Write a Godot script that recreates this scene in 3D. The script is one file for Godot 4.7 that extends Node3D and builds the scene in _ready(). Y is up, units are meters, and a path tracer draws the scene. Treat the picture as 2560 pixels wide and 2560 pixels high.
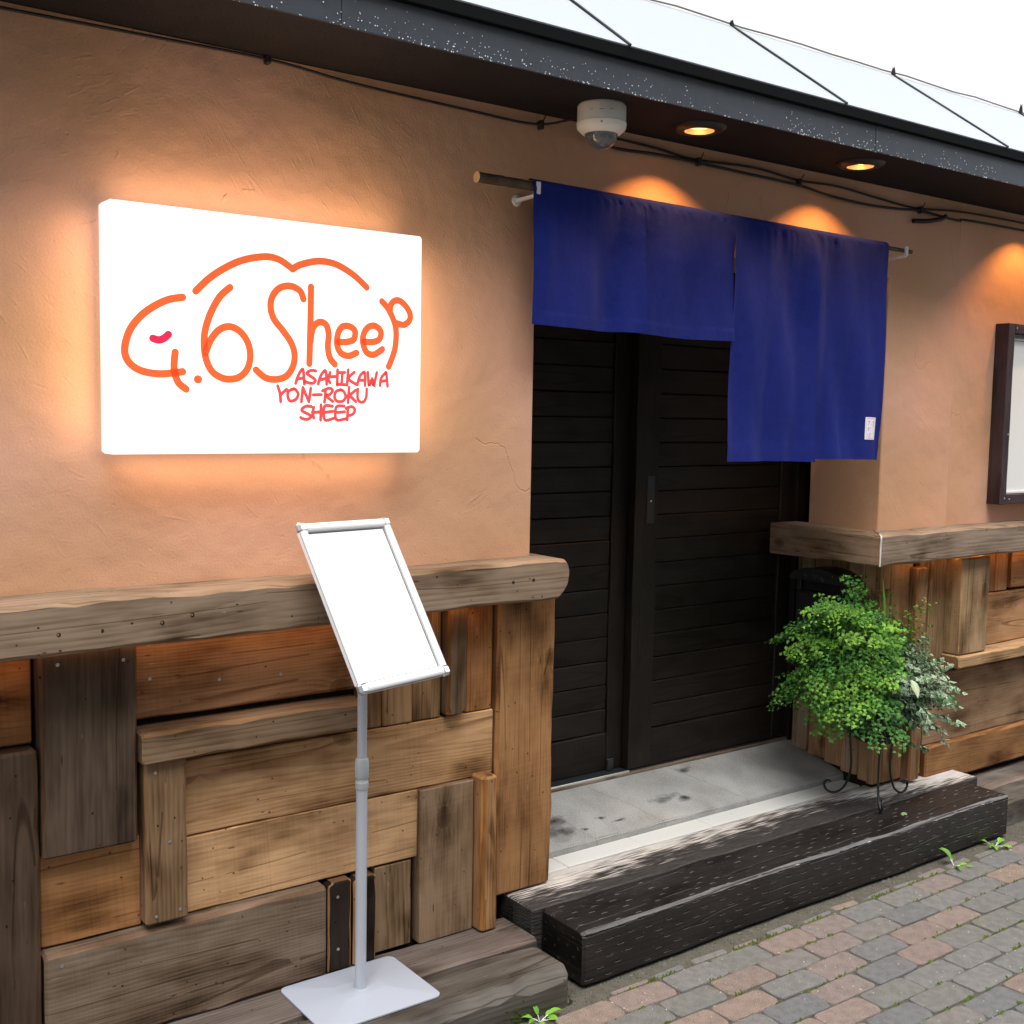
extends Node3D

var rng := RandomNumberGenerator.new()
var ns := FastNoiseLite.new()
var nf := FastNoiseLite.new()
var tex := {}
var used := {}


func _ready() -> void:
	rng.seed = 4646
	# ---------- camera, sky, sun, exposure ----------
	var cam := Camera3D.new()
	cam.name = "camera"
	cam.position = Vector3(0, 1.66, 2.8)
	cam.rotation_degrees = Vector3(-4.9503, -36.2894, 1.0326)
	cam.fov = 47.7465
	cam.near = 0.05
	cam.far = 400.0
	cam.current = true
	add_child(cam)
	var env := Environment.new()
	env.background_mode = Environment.BG_SKY
	var sky_mat := ProceduralSkyMaterial.new()
	sky_mat.sky_top_color = Color(0.965, 0.985, 1.0)
	sky_mat.sky_horizon_color = Color(0.60, 0.64, 0.69)
	sky_mat.sky_curve = 0.3
	sky_mat.ground_bottom_color = Color(0.45, 0.44, 0.43)
	sky_mat.ground_horizon_color = Color(0.55, 0.55, 0.55)
	sky_mat.sky_energy_multiplier = 1.0
	var sky := Sky.new()
	sky.sky_material = sky_mat
	env.sky = sky
	env.tonemap_mode = Environment.TONE_MAPPER_LINEAR
	env.tonemap_exposure = 4.25
	env.sdfgi_enabled = true
	env.ssao_enabled = true
	env.ssil_enabled = true
	var we := WorldEnvironment.new()
	we.name = "environment"
	we.environment = env
	add_child(we)
	var sun := DirectionalLight3D.new()
	sun.name = "sun"
	sun.light_energy = 0.3
	sun.light_color = Color(1.0, 0.985, 0.965)
	sun.light_angular_distance = 40.0
	sun.shadow_enabled = true
	sun.rotation_degrees = Vector3(-64, -25, 0)
	add_child(sun)

	ns.noise_type = FastNoiseLite.TYPE_SIMPLEX
	ns.fractal_type = FastNoiseLite.FRACTAL_NONE
	ns.frequency = 1.0
	ns.seed = 11
	nf.noise_type = FastNoiseLite.TYPE_SIMPLEX
	nf.fractal_type = FastNoiseLite.FRACTAL_FBM
	nf.fractal_octaves = 4
	nf.frequency = 1.0
	nf.seed = 23

	make_textures()
	build_ground()
	build_building()
	build_cladding_left()
	build_cladding_right()
	build_ledges()
	build_doors()
	build_step()
	build_sleepers()
	build_sign()
	build_noren()
	build_soffit_things()
	build_mailbox()
	build_menu_case()
	build_poster_stand()
	build_plant()
	build_small_plants()


# ------------------------------------------------------------------ names and metas
func numbered(called: String) -> String:
	var n: int = used.get(called, 0)
	used[called] = n + 1
	return called if n == 0 else "%s_%03d" % [called, n]


func thing(called: String, label: String, category: String, at := Vector3.ZERO, group := "", kind := "") -> Node3D:
	var o := Node3D.new()
	o.name = numbered(called)
	o.position = at
	add_child(o)
	tag(o, label, category, group, kind)
	return o


func tag(o: Node, label: String, category := "", group := "", kind := "") -> void:
	if label:
		o.set_meta("label", label)
	if category:
		o.set_meta("category", category)
	if group:
		o.set_meta("group", group)
	if kind:
		o.set_meta("kind", kind)


func part(called: String, m: Mesh, mat: Material, parent: Node, xf := Transform3D.IDENTITY) -> MeshInstance3D:
	var o := MeshInstance3D.new()
	o.name = called if parent != self else numbered(called)
	o.mesh = m
	o.material_override = mat
	o.transform = xf
	parent.add_child(o, true)
	return o


# ------------------------------------------------------------------ materials
func lin(r: float, g: float, b: float) -> Color:
	return Color(r, g, b).linear_to_srgb()


func mat(r: float, g: float, b: float, rough := 0.8, spec := 0.5, metal := 0.0) -> StandardMaterial3D:
	var m := StandardMaterial3D.new()
	m.albedo_color = lin(r, g, b)
	m.roughness = rough
	m.metallic_specular = spec
	m.metallic = metal
	return m


func tmat(t: String, r: float, g: float, b: float, relief := 0.1, rough := 0.85, spec := 0.4, vc := true) -> StandardMaterial3D:
	var m := mat(r, g, b, rough, spec)
	m.albedo_texture = tex[t][0]
	if relief != 0.0 and tex[t].size() > 1:
		m.heightmap_enabled = true
		m.heightmap_texture = tex[t][1]
		m.heightmap_scale = relief
	m.vertex_color_use_as_albedo = vc
	return m


func triplanar(m: StandardMaterial3D, per_metre: float) -> StandardMaterial3D:
	m.uv1_triplanar = true
	m.uv1_world_triplanar = true
	m.uv1_triplanar_sharpness = 8.0
	m.uv1_scale = Vector3.ONE * per_metre
	return m


# ------------------------------------------------------------------ textures
func b8(x: float) -> int:
	return int(255.0 * pow(clampf(x, 0.0, 1.0), 0.4545) + 0.5)


func to_tex(rgb: PackedByteArray, w: int, h: int, height := PackedByteArray()) -> Array:
	var out := [ImageTexture.create_from_image(Image.create_from_data(w, h, false, Image.FORMAT_RGB8, rgb))]
	if height.size():
		out.append(ImageTexture.create_from_image(Image.create_from_data(w, h, false, Image.FORMAT_L8, height)))
	return out


# sawn timber: growth rings cut along the trunk, fibre, cracks, saw marks, stains, knots, nail holes
func wood(sd: int, w: int, h: int, lm: float, wm: float, o: Dictionary) -> Array:
	ns.seed = sd
	nf.seed = sd + 1
	rng.seed = sd * 77
	ns.noise_type = FastNoiseLite.TYPE_VALUE_CUBIC
	var rgb := PackedByteArray()
	rgb.resize(w * h * 3)
	var hgt := PackedByteArray()
	hgt.resize(w * h)
	var freq: float = o.get("freq", 110.0)
	var ringk: float = o.get("ring", 0.4)
	var fibk: float = o.get("fib", 0.16)
	var saw: float = o.get("saw", 0.0)
	var mott: float = o.get("mott", 0.25)
	var crack: float = o.get("crack", 0.5)
	var streak: float = o.get("streak", 0.0)
	var pith: float = o.get("pith", 0.05)
	var late: Color = o.get("late", Color(0.55, 0.42, 0.32))
	var stain: float = o.get("stain", 0.3)
	var knots: Array = []
	for k in int(o.get("knots", 2)):
		knots.append(Vector3(rng.randf_range(0.1, lm - 0.1), rng.randf_range(0.04, wm - 0.04), rng.randf_range(0.014, 0.024)))
	for j in h:
		var v := wm * j / h
		for i in w:
			var u := lm * i / w
			var wob := ns.get_noise_2d(u * 1.3, v * 3.0) * 0.035 + ns.get_noise_2d(u * 5.0 + 40.0, v * 14.0) * 0.006
			var kd := 9.0
			for k: Vector3 in knots:
				var du := u - k.x
				var dv := v - k.y
				var q := du * du / (k.z * k.z * 10.0) + dv * dv / (k.z * k.z * 5.0)
				if q < 6.0:
					wob += signf(dv) * k.z * 1.1 * exp(-q)
				kd = minf(kd, sqrt(du * du * 0.55 + dv * dv) / k.z)
			var hh := 0.012 + pith * (ns.get_noise_2d(u * 0.8 + 9.0, 3.3) * 0.5 + 0.5)
			var v0 := wm * 0.45 + ns.get_noise_2d(u * 0.5, 70.0) * 0.09
			var dd := v - v0 + wob
			var ring := sqrt(dd * dd + hh * hh) * freq
			if kd < 1.3:
				ring = kd * 4.0 + ns.get_noise_2d(u * 60.0, v * 60.0) * 0.6
			var f := ring - floorf(ring)
			var lt := f * f if f < 0.85 else (1.0 - f) * 4.8
			var fib := ns.get_noise_2d(u * 9.0, v * 210.0)
			var fine := ns.get_noise_2d(u * 30.0, v * 520.0)
			var mo := nf.get_noise_2d(u * 2.0, v * 5.0 + 20.0)
			var st := maxf(0.0, nf.get_noise_2d(u * 1.6 + 50.0, v * 4.0 + 9.0) - 0.06) * stain * 2.0
			var val := 1.0 - ringk * lt + fibk * fib + 0.13 * fine + mott * mo - st
			if streak > 0.0:
				val += streak * ns.get_noise_2d(u * 1.7 + 5.0, v * 55.0)
			var he := 0.62 - 0.25 * lt * ringk * 2.0 + 0.12 * fib + 0.05 * fine
			if saw > 0.0:
				var sw := ns.get_noise_2d(u * 240.0 + v * 16.0, v * 3.0)
				val += saw * sw
				he += 0.22 * sw
			var c := absf(ns.get_noise_2d(u * 1.0 + 9.0, (v + wob * 0.7) * 24.0))
			if c < 0.03 and mo > -0.12:
				var ck := crack * minf(1.0, (1.0 - c / 0.03) * 1.6)
				val *= 1.0 - 0.8 * ck
				he -= 0.6 * ck
			if kd < 1.3:
				val *= 0.5 + 0.25 * clampf(kd - 0.3, 0.0, 1.0)
			val = clampf(val * float(o.get("base", 0.72)), 0.04, 1.0)
			var dim: float = o.get("dim", 1.0)
			var t := clampf((float(o.get("base", 0.72)) - val) * 1.5, 0.0, 1.0)
			var p := (j * w + i) * 3
			rgb[p] = b8(dim * val * lerpf(1.0, late.r / 0.55, t))
			rgb[p + 1] = b8(dim * val * lerpf(1.0, late.g / 0.55, t))
			rgb[p + 2] = b8(dim * val * lerpf(1.0, late.b / 0.55, t))
			hgt[j * w + i] = int(clampf(he, 0.0, 1.0) * 255.0)
	for k in int(o.get("holes", 60)):
		dab(rgb, hgt, w, h, rng.randi_range(4, w - 5), rng.randi_range(4, h - 5), rng.randf_range(1.2, 3.0), rng.randf_range(1.0, 2.2), 0.18, 0.1)
	for k in int(o.get("chips", 40)):
		dab(rgb, hgt, w, h, rng.randi_range(10, w - 11), rng.randi_range(4, h - 5), rng.randf_range(4.0, 12.0), rng.randf_range(0.7, 1.6), 1.5 if rng.randf() < 0.4 else 0.4, 0.3)
	for k in int(o.get("slots", 0)):
		var row := k % 21
		var x := int((k / 21) * 74.0 + (37.0 if row % 2 else 0.0) + rng.randf_range(-6, 6))
		var y := int(row * h / 21.0 + h / 42.0 + rng.randf_range(-2, 2))
		if rng.randf() < 0.9:
			dab(rgb, hgt, w, h, x, y - 1, rng.randf_range(12.0, 17.0), 2.8, 0.2, 0.0)
			if rng.randf() < 0.6:
				dab(rgb, hgt, w, h, x + rng.randi_range(-3, 3), y + 2, rng.randf_range(9.0, 14.0), 1.6, 8.0, 0.3)
	# soften the join where the picture repeats along the grain
	var band := w / 12
	for j in h:
		for i in band:
			var t := float(i) / band
			for c in 3:
				var a := (j * w + i) * 3 + c
				var e := (j * w + (w - 1 - i)) * 3 + c
				if t < 0.5:
					var mid := (rgb[a] + rgb[e]) * 0.5
					rgb[a] = int(lerpf(mid, rgb[a], t * 2.0))
					rgb[e] = int(lerpf(mid, rgb[e], t * 2.0))
	ns.noise_type = FastNoiseLite.TYPE_SIMPLEX
	return to_tex(rgb, w, h, hgt)


func dab(rgb: PackedByteArray, hgt: PackedByteArray, w: int, h: int, cx: int, cy: int, rx: float, ry: float, tone: float, deep: float) -> void:
	for y in range(cy - int(ry) - 1, cy + int(ry) + 2):
		for x in range(cx - int(rx) - 1, cx + int(rx) + 2):
			if x < 0 or y < 0 or x >= w or y >= h:
				continue
			var q := pow((x - cx) / rx, 2.0) + pow((y - cy) / ry, 2.0)
			if q < 1.0:
				var k := minf(1.0, (1.0 - q) * 2.5)
				for c in 3:
					var p := (y * w + x) * 3 + c
					rgb[p] = clampi(int(lerpf(rgb[p], rgb[p] * pow(tone, 0.4545), k)), 0, 255)
				if hgt.size():
					hgt[y * w + x] = int(lerpf(hgt[y * w + x], deep * 255.0, k))


func make_textures() -> void:
	tex.grey = wood(101, 1024, 400, 1.4, 0.55, {"freq": 130.0, "ring": 0.34, "fib": 0.22, "mott": 0.36, "crack": 0.6, "stain": 0.3, "late": Color(0.56, 0.51, 0.46), "knots": 4, "pith": 0.03})
	tex.sawn = wood(202, 1024, 400, 1.4, 0.55, {"base": 0.86, "freq": 100.0, "ring": 0.18, "fib": 0.17, "saw": 0.08, "mott": 0.36, "crack": 0.6, "stain": 0.38, "late": Color(0.575, 0.5, 0.42), "knots": 3, "chips": 50})
	tex.dark = wood(303, 1024, 400, 1.4, 0.55, {"freq": 60.0, "ring": 0.2, "fib": 0.24, "streak": 0.3, "mott": 0.4, "crack": 0.6, "stain": 0.35, "late": Color(0.56, 0.5, 0.43), "knots": 1, "chips": 20})
	tex.arch = wood(404, 1024, 400, 1.4, 0.55, {"base": 0.86, "freq": 120.0, "ring": 0.34, "fib": 0.17, "saw": 0.05, "mott": 0.32, "crack": 0.6, "stain": 0.36, "late": Color(0.58, 0.49, 0.4), "knots": 3, "pith": 0.09})
	tex.strip = wood(606, 1024, 400, 1.4, 0.55, {"base": 0.86, "freq": 140.0, "ring": 0.34, "fib": 0.24, "streak": 0.2, "mott": 0.36, "crack": 0.6, "stain": 0.36, "late": Color(0.57, 0.5, 0.43), "knots": 2, "pith": 0.45})
	tex.tar = wood(505, 1024, 512, 1.1, 0.55, {"freq": 60.0, "ring": 0.15, "fib": 0.3, "mott": 0.5, "crack": 0.7, "stain": 0.4, "late": Color(0.56, 0.52, 0.5), "knots": 0, "slots": 300, "chips": 30, "dim": 0.15})
	tex.plaster = plaster(2048, 704, 4.6, 1.58)
	tex.concrete = concrete()
	tex.bleached = bleached()
	tex.stone = stone(512, 600)
	tex.dirt = stone(256, 900)
	tex.cloth = cloth()
	tex.patch = patch()
	var bl := Image.create(64, 90, false, Image.FORMAT_RGB8)
	bl.fill(Color(0.98, 0.98, 0.975))
	for r in [[20, 52, 12, 8, 0.9], [32, 52, 8, 8, 0.93], [44, 52, 4, 3, 0.94], [26, 40, 26, 6, 0.955]]:
		bl.fill_rect(Rect2i(r[0], r[1], r[2], r[3]), Color(r[4], 0.965, 0.99))
	tex.blank = [ImageTexture.create_from_image(bl)]
	ns.seed = 11
	nf.seed = 23
	rng.seed = 4647


func plaster(w: int, h: int, lm: float, wm: float) -> Array:
	ns.seed = 61
	nf.seed = 62
	rng.seed = 63
	var hf := PackedFloat32Array()
	hf.resize(w * h)
	var tone := PackedFloat32Array()
	tone.resize(w * h)
	for j in h:
		var v := wm * j / h
		for i in w:
			var u := lm * i / w
			var big := nf.get_noise_2d(u * 2.3, v * 2.6)
			var grit := ns.get_noise_2d(u * 130.0, v * 130.0)
			var p := j * w + i
			hf[p] = 0.5 + 0.24 * big + 0.012 * grit
			tone[p] = 1.0 + 0.10 * ns.get_noise_2d(u * 1.1 + 30.0, v * 1.4) + 0.03 * grit
	# trowel ridges, drags and pits; short curved strokes in groups
	for g in 120:
		var cx := rng.randf() * w
		var cy := rng.randf() * h
		var dirn := rng.randf_range(0.3, 1.1) * (1.0 if rng.randf() < 0.75 else -1.0)
		var wide := rng.randf_range(10.0, 60.0)
		for s in rng.randi_range(3, 22):
			var x := cx + rng.randfn(0, wide)
			var y := cy + rng.randfn(0, wide * 0.6)
			var a := dirn + rng.randfn(0, 0.12)
			var amp := rng.randf_range(0.01, 0.045) * (1.0 if rng.randf() < 0.6 else -1.0)
			var n := rng.randi_range(5, 34)
			for k in n:
				x += cos(a)
				y += sin(a)
				a += rng.randfn(0, 0.03)
				var xi := int(x)
				var yi := int(y)
				if xi < 1 or yi < 1 or xi >= w - 1 or yi >= h - 1:
					break
				var e := amp * sin(PI * (k + 0.5) / n)
				hf[yi * w + xi] += e
				hf[(yi + 1) * w + xi] += e * 0.5
	# overlapping trowel passes leave low, broken steps
	for g in 26:
		var x := rng.randf() * w
		var y := rng.randf() * h
		var a := rng.randf_range(-0.6, 0.6) + (PI if rng.randf() < 0.5 else 0.0)
		var bend := rng.randfn(0, 0.006)
		for k in rng.randi_range(40, 170):
			x += cos(a)
			y += sin(a)
			a += bend + rng.randfn(0, 0.09)
			var xi := int(x)
			var yi := int(y)
			if xi < 1 or yi < 1 or xi >= w - 1 or yi >= h - 8:
				break
			var e := 0.11 * maxf(0.0, ns.get_noise_2d(k * 0.06, g * 9.0) + 0.3)
			for q in 7:
				hf[(yi + q) * w + xi] += e * (1.0 - q / 7.0)
	for k in 500:
		var xi := rng.randi_range(2, w - 3)
		var yi := rng.randi_range(2, h - 3)
		var e := rng.randf_range(-0.07, 0.06)
		for a in 4:
			hf[(yi + a / 2) * w + xi + a % 2] += e
	# hairline cracks
	for g in 4:
		var x := rng.randf() * w
		var y := rng.randf() * h
		var a := rng.randf_range(0.9, 2.2)
		for k in rng.randi_range(40, 150):
			a += rng.randfn(0, 0.22)
			x += cos(a)
			y += sin(a)
			var xi := int(x)
			var yi := int(y)
			if xi < 1 or yi < 1 or xi >= w - 1 or yi >= h - 1:
				break
			hf[yi * w + xi] -= 0.10
			tone[yi * w + xi] *= 0.9
	var rgb := PackedByteArray()
	rgb.resize(w * h * 3)
	var hb := PackedByteArray()
	hb.resize(w * h)
	for p in w * h:
		var t := tone[p]
		rgb[p * 3] = b8(0.8 * t)
		rgb[p * 3 + 1] = b8(0.8 * t * (0.99 + 0.01 * t))
		rgb[p * 3 + 2] = b8(0.8 * t * t)
		hb[p] = int(clampf(hf[p], 0.0, 1.0) * 255.0)
	return to_tex(rgb, w, h, hb)


func concrete() -> Array:
	var w := 1024
	var h := 256
	ns.seed = 71
	nf.seed = 72
	rng.seed = 73
	var rgb := PackedByteArray()
	rgb.resize(w * h * 3)
	var hb := PackedByteArray()
	hb.resize(w * h)
	for j in h:
		for i in w:
			var u := 2.0 * i / w
			var v := 0.5 * j / h
			var n := nf.get_noise_2d(u * 4.0, v * 4.0)
			var g := ns.get_noise_2d(u * 220.0, v * 220.0)
			var g2 := ns.get_noise_2d(u * 90.0 + 9.0, v * 90.0)
			var val := 0.8 + 0.16 * n + 0.16 * g + 0.06 * g2
			var p := j * w + i
			rgb[p * 3] = b8(val)
			rgb[p * 3 + 1] = b8(val * 0.995)
			rgb[p * 3 + 2] = b8(val * 0.985)
			hb[p] = int(clampf(0.5 + 0.3 * g + 0.15 * n, 0, 1) * 255.0)
	# damp foot marks near the left, small stains elsewhere
	for s in [[185, 130, 40, 22], [165, 100, 36, 16], [205, 95, 34, 16], [245, 138, 10, 6], [120, 70, 30, 14], [300, 120, 14, 6], [330, 138, 16, 5], [470, 110, 40, 12], [520, 122, 20, 10], [600, 40, 26, 10]]:
		for k in 14:
			dab(rgb, PackedByteArray(), w, h, s[0] + int(rng.randfn(0, s[2] * 0.4)), s[1] + int(rng.randfn(0, s[3] * 0.4)), s[2] * rng.randf_range(0.25, 0.6), s[3] * rng.randf_range(0.3, 0.7), 0.82, 0.4)
	for g in 3:
		var x: float = [180.0, 330.0, 560.0][g]
		var y := 0.0
		while y < h - 2:
			x += rng.randfn(0.5, 0.7)
			y += 1.0
			var q := (int(y) * w + clampi(int(x), 0, w - 1))
			for c in 3:
				rgb[q * 3 + c] = int(rgb[q * 3 + c] * 0.72)
	return to_tex(rgb, w, h, hb)


# top of the inner sleeper: dark timber with a pale, worn back half, streaked along the grain
func bleached() -> Array:
	var w := 1024
	var h := 256
	ns.seed = 81
	nf.seed = 82
	var rgb := PackedByteArray()
	rgb.resize(w * h * 3)
	var hb := PackedByteArray()
	hb.resize(w * h)
	for j in h:
		var v := 0.64 * j / h
		for i in w:
			var u := 2.4 * i / w
			var fib := ns.get_noise_2d(u * 7.0, v * 260.0)
			var fin := ns.get_noise_2d(u * 30.0, v * 600.0)
			var edge := 0.075 - 0.05 * nf.get_noise_2d(u * 1.7, 4.0) + 0.055 * clampf(sin((u - 0.25) * 2.0), 0.0, 1.0) - 0.13 * clampf(u - 1.55, 0.0, 0.7)
			var pale := clampf((v - edge) * 16.0 + 0.9 * fib + 0.9 * nf.get_noise_2d(u * 3.0, v * 14.0), 0.0, 1.0)
			if v > 0.2:
				pale = 0.0
			var dk := 0.05 + 0.025 * fib + 0.015 * fin
			var val := lerpf(dk, 0.78 + 0.10 * fib + 0.06 * fin, pale)
			var p := j * w + i
			rgb[p * 3] = b8(val)
			rgb[p * 3 + 1] = b8(val * lerpf(0.92, 0.97, pale))
			rgb[p * 3 + 2] = b8(val * lerpf(0.9, 0.93, pale))
			hb[p] = int(clampf(0.5 + 0.3 * fib + 0.15 * fin, 0, 1) * 255.0)
	return to_tex(rgb, w, h, hb)


func stone(size: int, specks: int) -> Array:
	ns.seed = 91 + specks
	nf.seed = 92
	rng.seed = 93
	var rgb := PackedByteArray()
	rgb.resize(size * size * 3)
	var hb := PackedByteArray()
	hb.resize(size * size)
	for j in size:
		for i in size:
			var u := float(i) / size
			var v := float(j) / size
			var n := nf.get_noise_2d(u * 7.0, v * 7.0)
			var g := ns.get_noise_2d(u * 110.0, v * 110.0)
			var val := 0.74 + 0.14 * n + 0.34 * g
			var p := j * size + i
			rgb[p * 3] = b8(val)
			rgb[p * 3 + 1] = b8(val)
			rgb[p * 3 + 2] = b8(val * 0.98)
			hb[p] = int(clampf(0.55 + 0.34 * g + 0.1 * n, 0, 1) * 255.0)
	for k in specks:
		dab(rgb, hb, size, size, rng.randi_range(2, size - 3), rng.randi_range(2, size - 3), rng.randf_range(0.8, 2.2), rng.randf_range(0.8, 2.0), 0.35 if rng.randf() < 0.6 else 1.8, 0.2)
	return to_tex(rgb, size, size, hb)


func cloth() -> Array:
	var size := 512
	ns.seed = 95
	nf.seed = 96
	var rgb := PackedByteArray()
	rgb.resize(size * size * 3)
	var hb := PackedByteArray()
	hb.resize(size * size)
	for j in size:
		for i in size:
			var n := nf.get_noise_2d(i * 0.012, j * 0.012)
			var slub := ns.get_noise_2d(i * 0.02, j * 0.7) * 0.5 + ns.get_noise_2d(i * 0.7, j * 0.02) * 0.5
			var val := 0.8 + 0.09 * n + 0.09 * slub
			var p := j * size + i
			rgb[p * 3] = b8(val)
			rgb[p * 3 + 1] = b8(val)
			rgb[p * 3 + 2] = b8(val * 0.98 + 0.02)
			hb[p] = int(clampf(0.5 + 0.3 * slub + 0.2 * nf.get_noise_2d(i * 0.02 + 30.0, j * 0.02), 0, 1) * 255.0)
	return to_tex(rgb, size, size, hb)


# the small printed label on the curtain: a red border and a few hand-drawn red characters
func patch() -> Array:
	var im := Image.create(96, 176, false, Image.FORMAT_RGB8)
	im.fill(Color(0.93, 0.93, 0.98))
	var red := Color(0.85, 0.45, 0.55)
	for x in range(10, 86):
		for t in 3:
			im.set_pixel(x, 9 + t, red)
			im.set_pixel(x, 164 + t, red)
	for y in range(10, 166):
		for t in 2:
			im.set_pixel(10 + t, y, Color(0.93, 0.75, 0.82))
			im.set_pixel(84 + t, y, Color(0.93, 0.7, 0.8))
	var dark := Color(0.75, 0.3, 0.42)
	var pen := [[62, 32, 80, 30], [64, 40, 80, 38], [70, 28, 68, 56], [60, 62, 72, 72], [72, 72, 82, 66], [64, 50, 80, 48], [66, 58, 78, 54],
		[22, 34, 40, 32], [31, 26, 31, 52], [31, 52, 24, 60], [26, 40, 36, 44], [24, 84, 30, 80], [30, 80, 26, 104], [20, 92, 36, 90], [40, 86, 46, 92], [46, 104, 50, 108], [22, 104, 34, 106],
		[22, 130, 24, 148], [38, 128, 52, 128], [44, 124, 44, 156], [38, 138, 50, 138], [36, 154, 50, 158], [24, 148, 34, 156], [50, 52, 54, 56]]
	for s in pen:
		for k in 25:
			var x := int(lerpf(s[0], s[2], k / 24.0))
			var y := int(lerpf(s[1], s[3], k / 24.0))
			for t in 4:
				im.set_pixel(x + t % 2, y + t / 2, dark)
	return [ImageTexture.create_from_image(im)]


# ------------------------------------------------------------------ mesh helpers
func start() -> SurfaceTool:
	var st := SurfaceTool.new()
	st.begin(Mesh.PRIMITIVE_TRIANGLES)
	return st


# a, b, c, d run counter-clockwise as seen from outside
func quad(st: SurfaceTool, a: Vector3, b: Vector3, c: Vector3, d: Vector3, col := Color.WHITE, ua := Vector2.ZERO, ub := Vector2(1, 0), uc := Vector2(1, 1), ud := Vector2(0, 1)) -> void:
	var n := (c - a).cross(d - b)
	if n.length_squared() < 1e-14:
		return
	n = n.normalized()
	for k in [[a, ua], [c, uc], [b, ub], [a, ua], [d, ud], [c, uc]]:
		st.set_normal(n)
		st.set_color(col)
		st.set_uv(k[1])
		st.add_vertex(k[0])


func tri(st: SurfaceTool, a: Vector3, b: Vector3, c: Vector3, col := Color.WHITE, ua := Vector2.ZERO, ub := Vector2(1, 0), uc := Vector2(1, 1)) -> void:
	var n := (b - a).cross(c - a)
	if n.length_squared() < 1e-16:
		return
	n = n.normalized()
	for k in [[a, ua], [c, uc], [b, ub]]:
		st.set_normal(n)
		st.set_color(col)
		st.set_uv(k[1])
		st.add_vertex(k[0])


func box(st: SurfaceTool, lo: Vector3, hi: Vector3, bev := 0.0, uvs := 1.0) -> void:
	# chamfered box; uv by metres of the facing plane
	var c := (lo + hi) * 0.5
	var e := (hi - lo) * 0.5
	var b := minf(bev, minf(e.x, minf(e.y, e.z)) * 0.9)
	var ax := [Vector3.RIGHT, Vector3.UP, Vector3.BACK]
	for i in 3:
		var j := (i + 1) % 3
		var k := (i + 2) % 3
		for s in [-1.0, 1.0]:
			var n: Vector3 = ax[i] * e[i] * s
			var u: Vector3 = ax[j] * (e[j] - b)
			var v: Vector3 = ax[k] * (e[k] - b)
			var q := [c + n - u - v, c + n + u - v, c + n + u + v, c + n - u + v]
			if s < 0:
				q.reverse()
			var uv := []
			for p: Vector3 in q:
				uv.append((Vector2(p.x, p.y) if i == 2 else Vector2(p.z, p.y) if i == 0 else Vector2(p.x, p.z)) * uvs)
			quad(st, q[0], q[1], q[2], q[3], Color.WHITE, uv[0], uv[1], uv[2], uv[3])
	if b <= 0.0:
		return
	for i in 3:
		var j := (i + 1) % 3
		var k := (i + 2) % 3
		for sj in [-1.0, 1.0]:
			for sk in [-1.0, 1.0]:
				var a: Vector3 = ax[i] * (e[i] - b)
				var p: Vector3 = c + ax[j] * e[j] * sj + ax[k] * (e[k] - b) * sk
				var q: Vector3 = c + ax[j] * (e[j] - b) * sj + ax[k] * e[k] * sk
				out_quad(st, p - a, p + a, q + a, q - a, c)
	for sx in [-1.0, 1.0]:
		for sy in [-1.0, 1.0]:
			for sz in [-1.0, 1.0]:
				var p := c + Vector3(e.x * sx, (e.y - b) * sy, (e.z - b) * sz)
				var q := c + Vector3((e.x - b) * sx, e.y * sy, (e.z - b) * sz)
				var r := c + Vector3((e.x - b) * sx, (e.y - b) * sy, e.z * sz)
				if (q - p).cross(r - p).dot(p - c) < 0:
					tri(st, p, r, q)
				else:
					tri(st, p, q, r)


func out_quad(st: SurfaceTool, a: Vector3, b: Vector3, c: Vector3, d: Vector3, from: Vector3, col := Color.WHITE) -> void:
	if (c - a).cross(d - b).dot((a + b + c + d) * 0.25 - from) < 0:
		quad(st, d, c, b, a, col)
	else:
		quad(st, a, b, c, d, col)


func box_mesh(lo: Vector3, hi: Vector3, bev := 0.0, uvs := 1.0) -> ArrayMesh:
	var st := start()
	box(st, lo, hi, bev, uvs)
	return st.commit()


# round bar along a path, with its own radius at every point
func tube(st: SurfaceTool, pts: Array, radii: Array, sides := 8, cap := true) -> void:
	var rings := []
	var up := Vector3.UP
	for i in pts.size():
		var t: Vector3 = ((pts[mini(i + 1, pts.size() - 1)] as Vector3) - (pts[maxi(i - 1, 0)] as Vector3)).normalized()
		if absf(t.dot(up)) > 0.95:
			up = Vector3.RIGHT if absf(t.x) < 0.8 else Vector3.BACK
		var a := t.cross(up).normalized()
		var b := a.cross(t).normalized()
		up = b
		var ring := []
		for k in sides:
			var f := TAU * k / sides
			ring.append([a * cos(f) + b * sin(f), (pts[i] as Vector3) + (a * cos(f) + b * sin(f)) * radii[mini(i, radii.size() - 1)]])
		rings.append(ring)
	for i in rings.size() - 1:
		for k in sides:
			var l := (k + 1) % sides
			var q := [rings[i][k], rings[i][l], rings[i + 1][l], rings[i + 1][k]]
			for n in [0, 1, 2, 0, 2, 3]:
				st.set_normal(q[n][0])
				st.set_color(Color.WHITE)
				st.set_uv(Vector2(0, 0))
				st.add_vertex(q[n][1])
	if cap:
		for e in [0, rings.size() - 1]:
			var c: Vector3 = pts[e]
			var away: Vector3 = c + (c - (pts[1 if e == 0 else e - 1] as Vector3))
			for k in sides:
				var a: Vector3 = rings[e][k][1]
				var b: Vector3 = rings[e][(k + 1) % sides][1]
				if (a - c).cross(b - c).dot(away - c) < 0:
					tri(st, c, b, a)
				else:
					tri(st, c, a, b)


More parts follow.
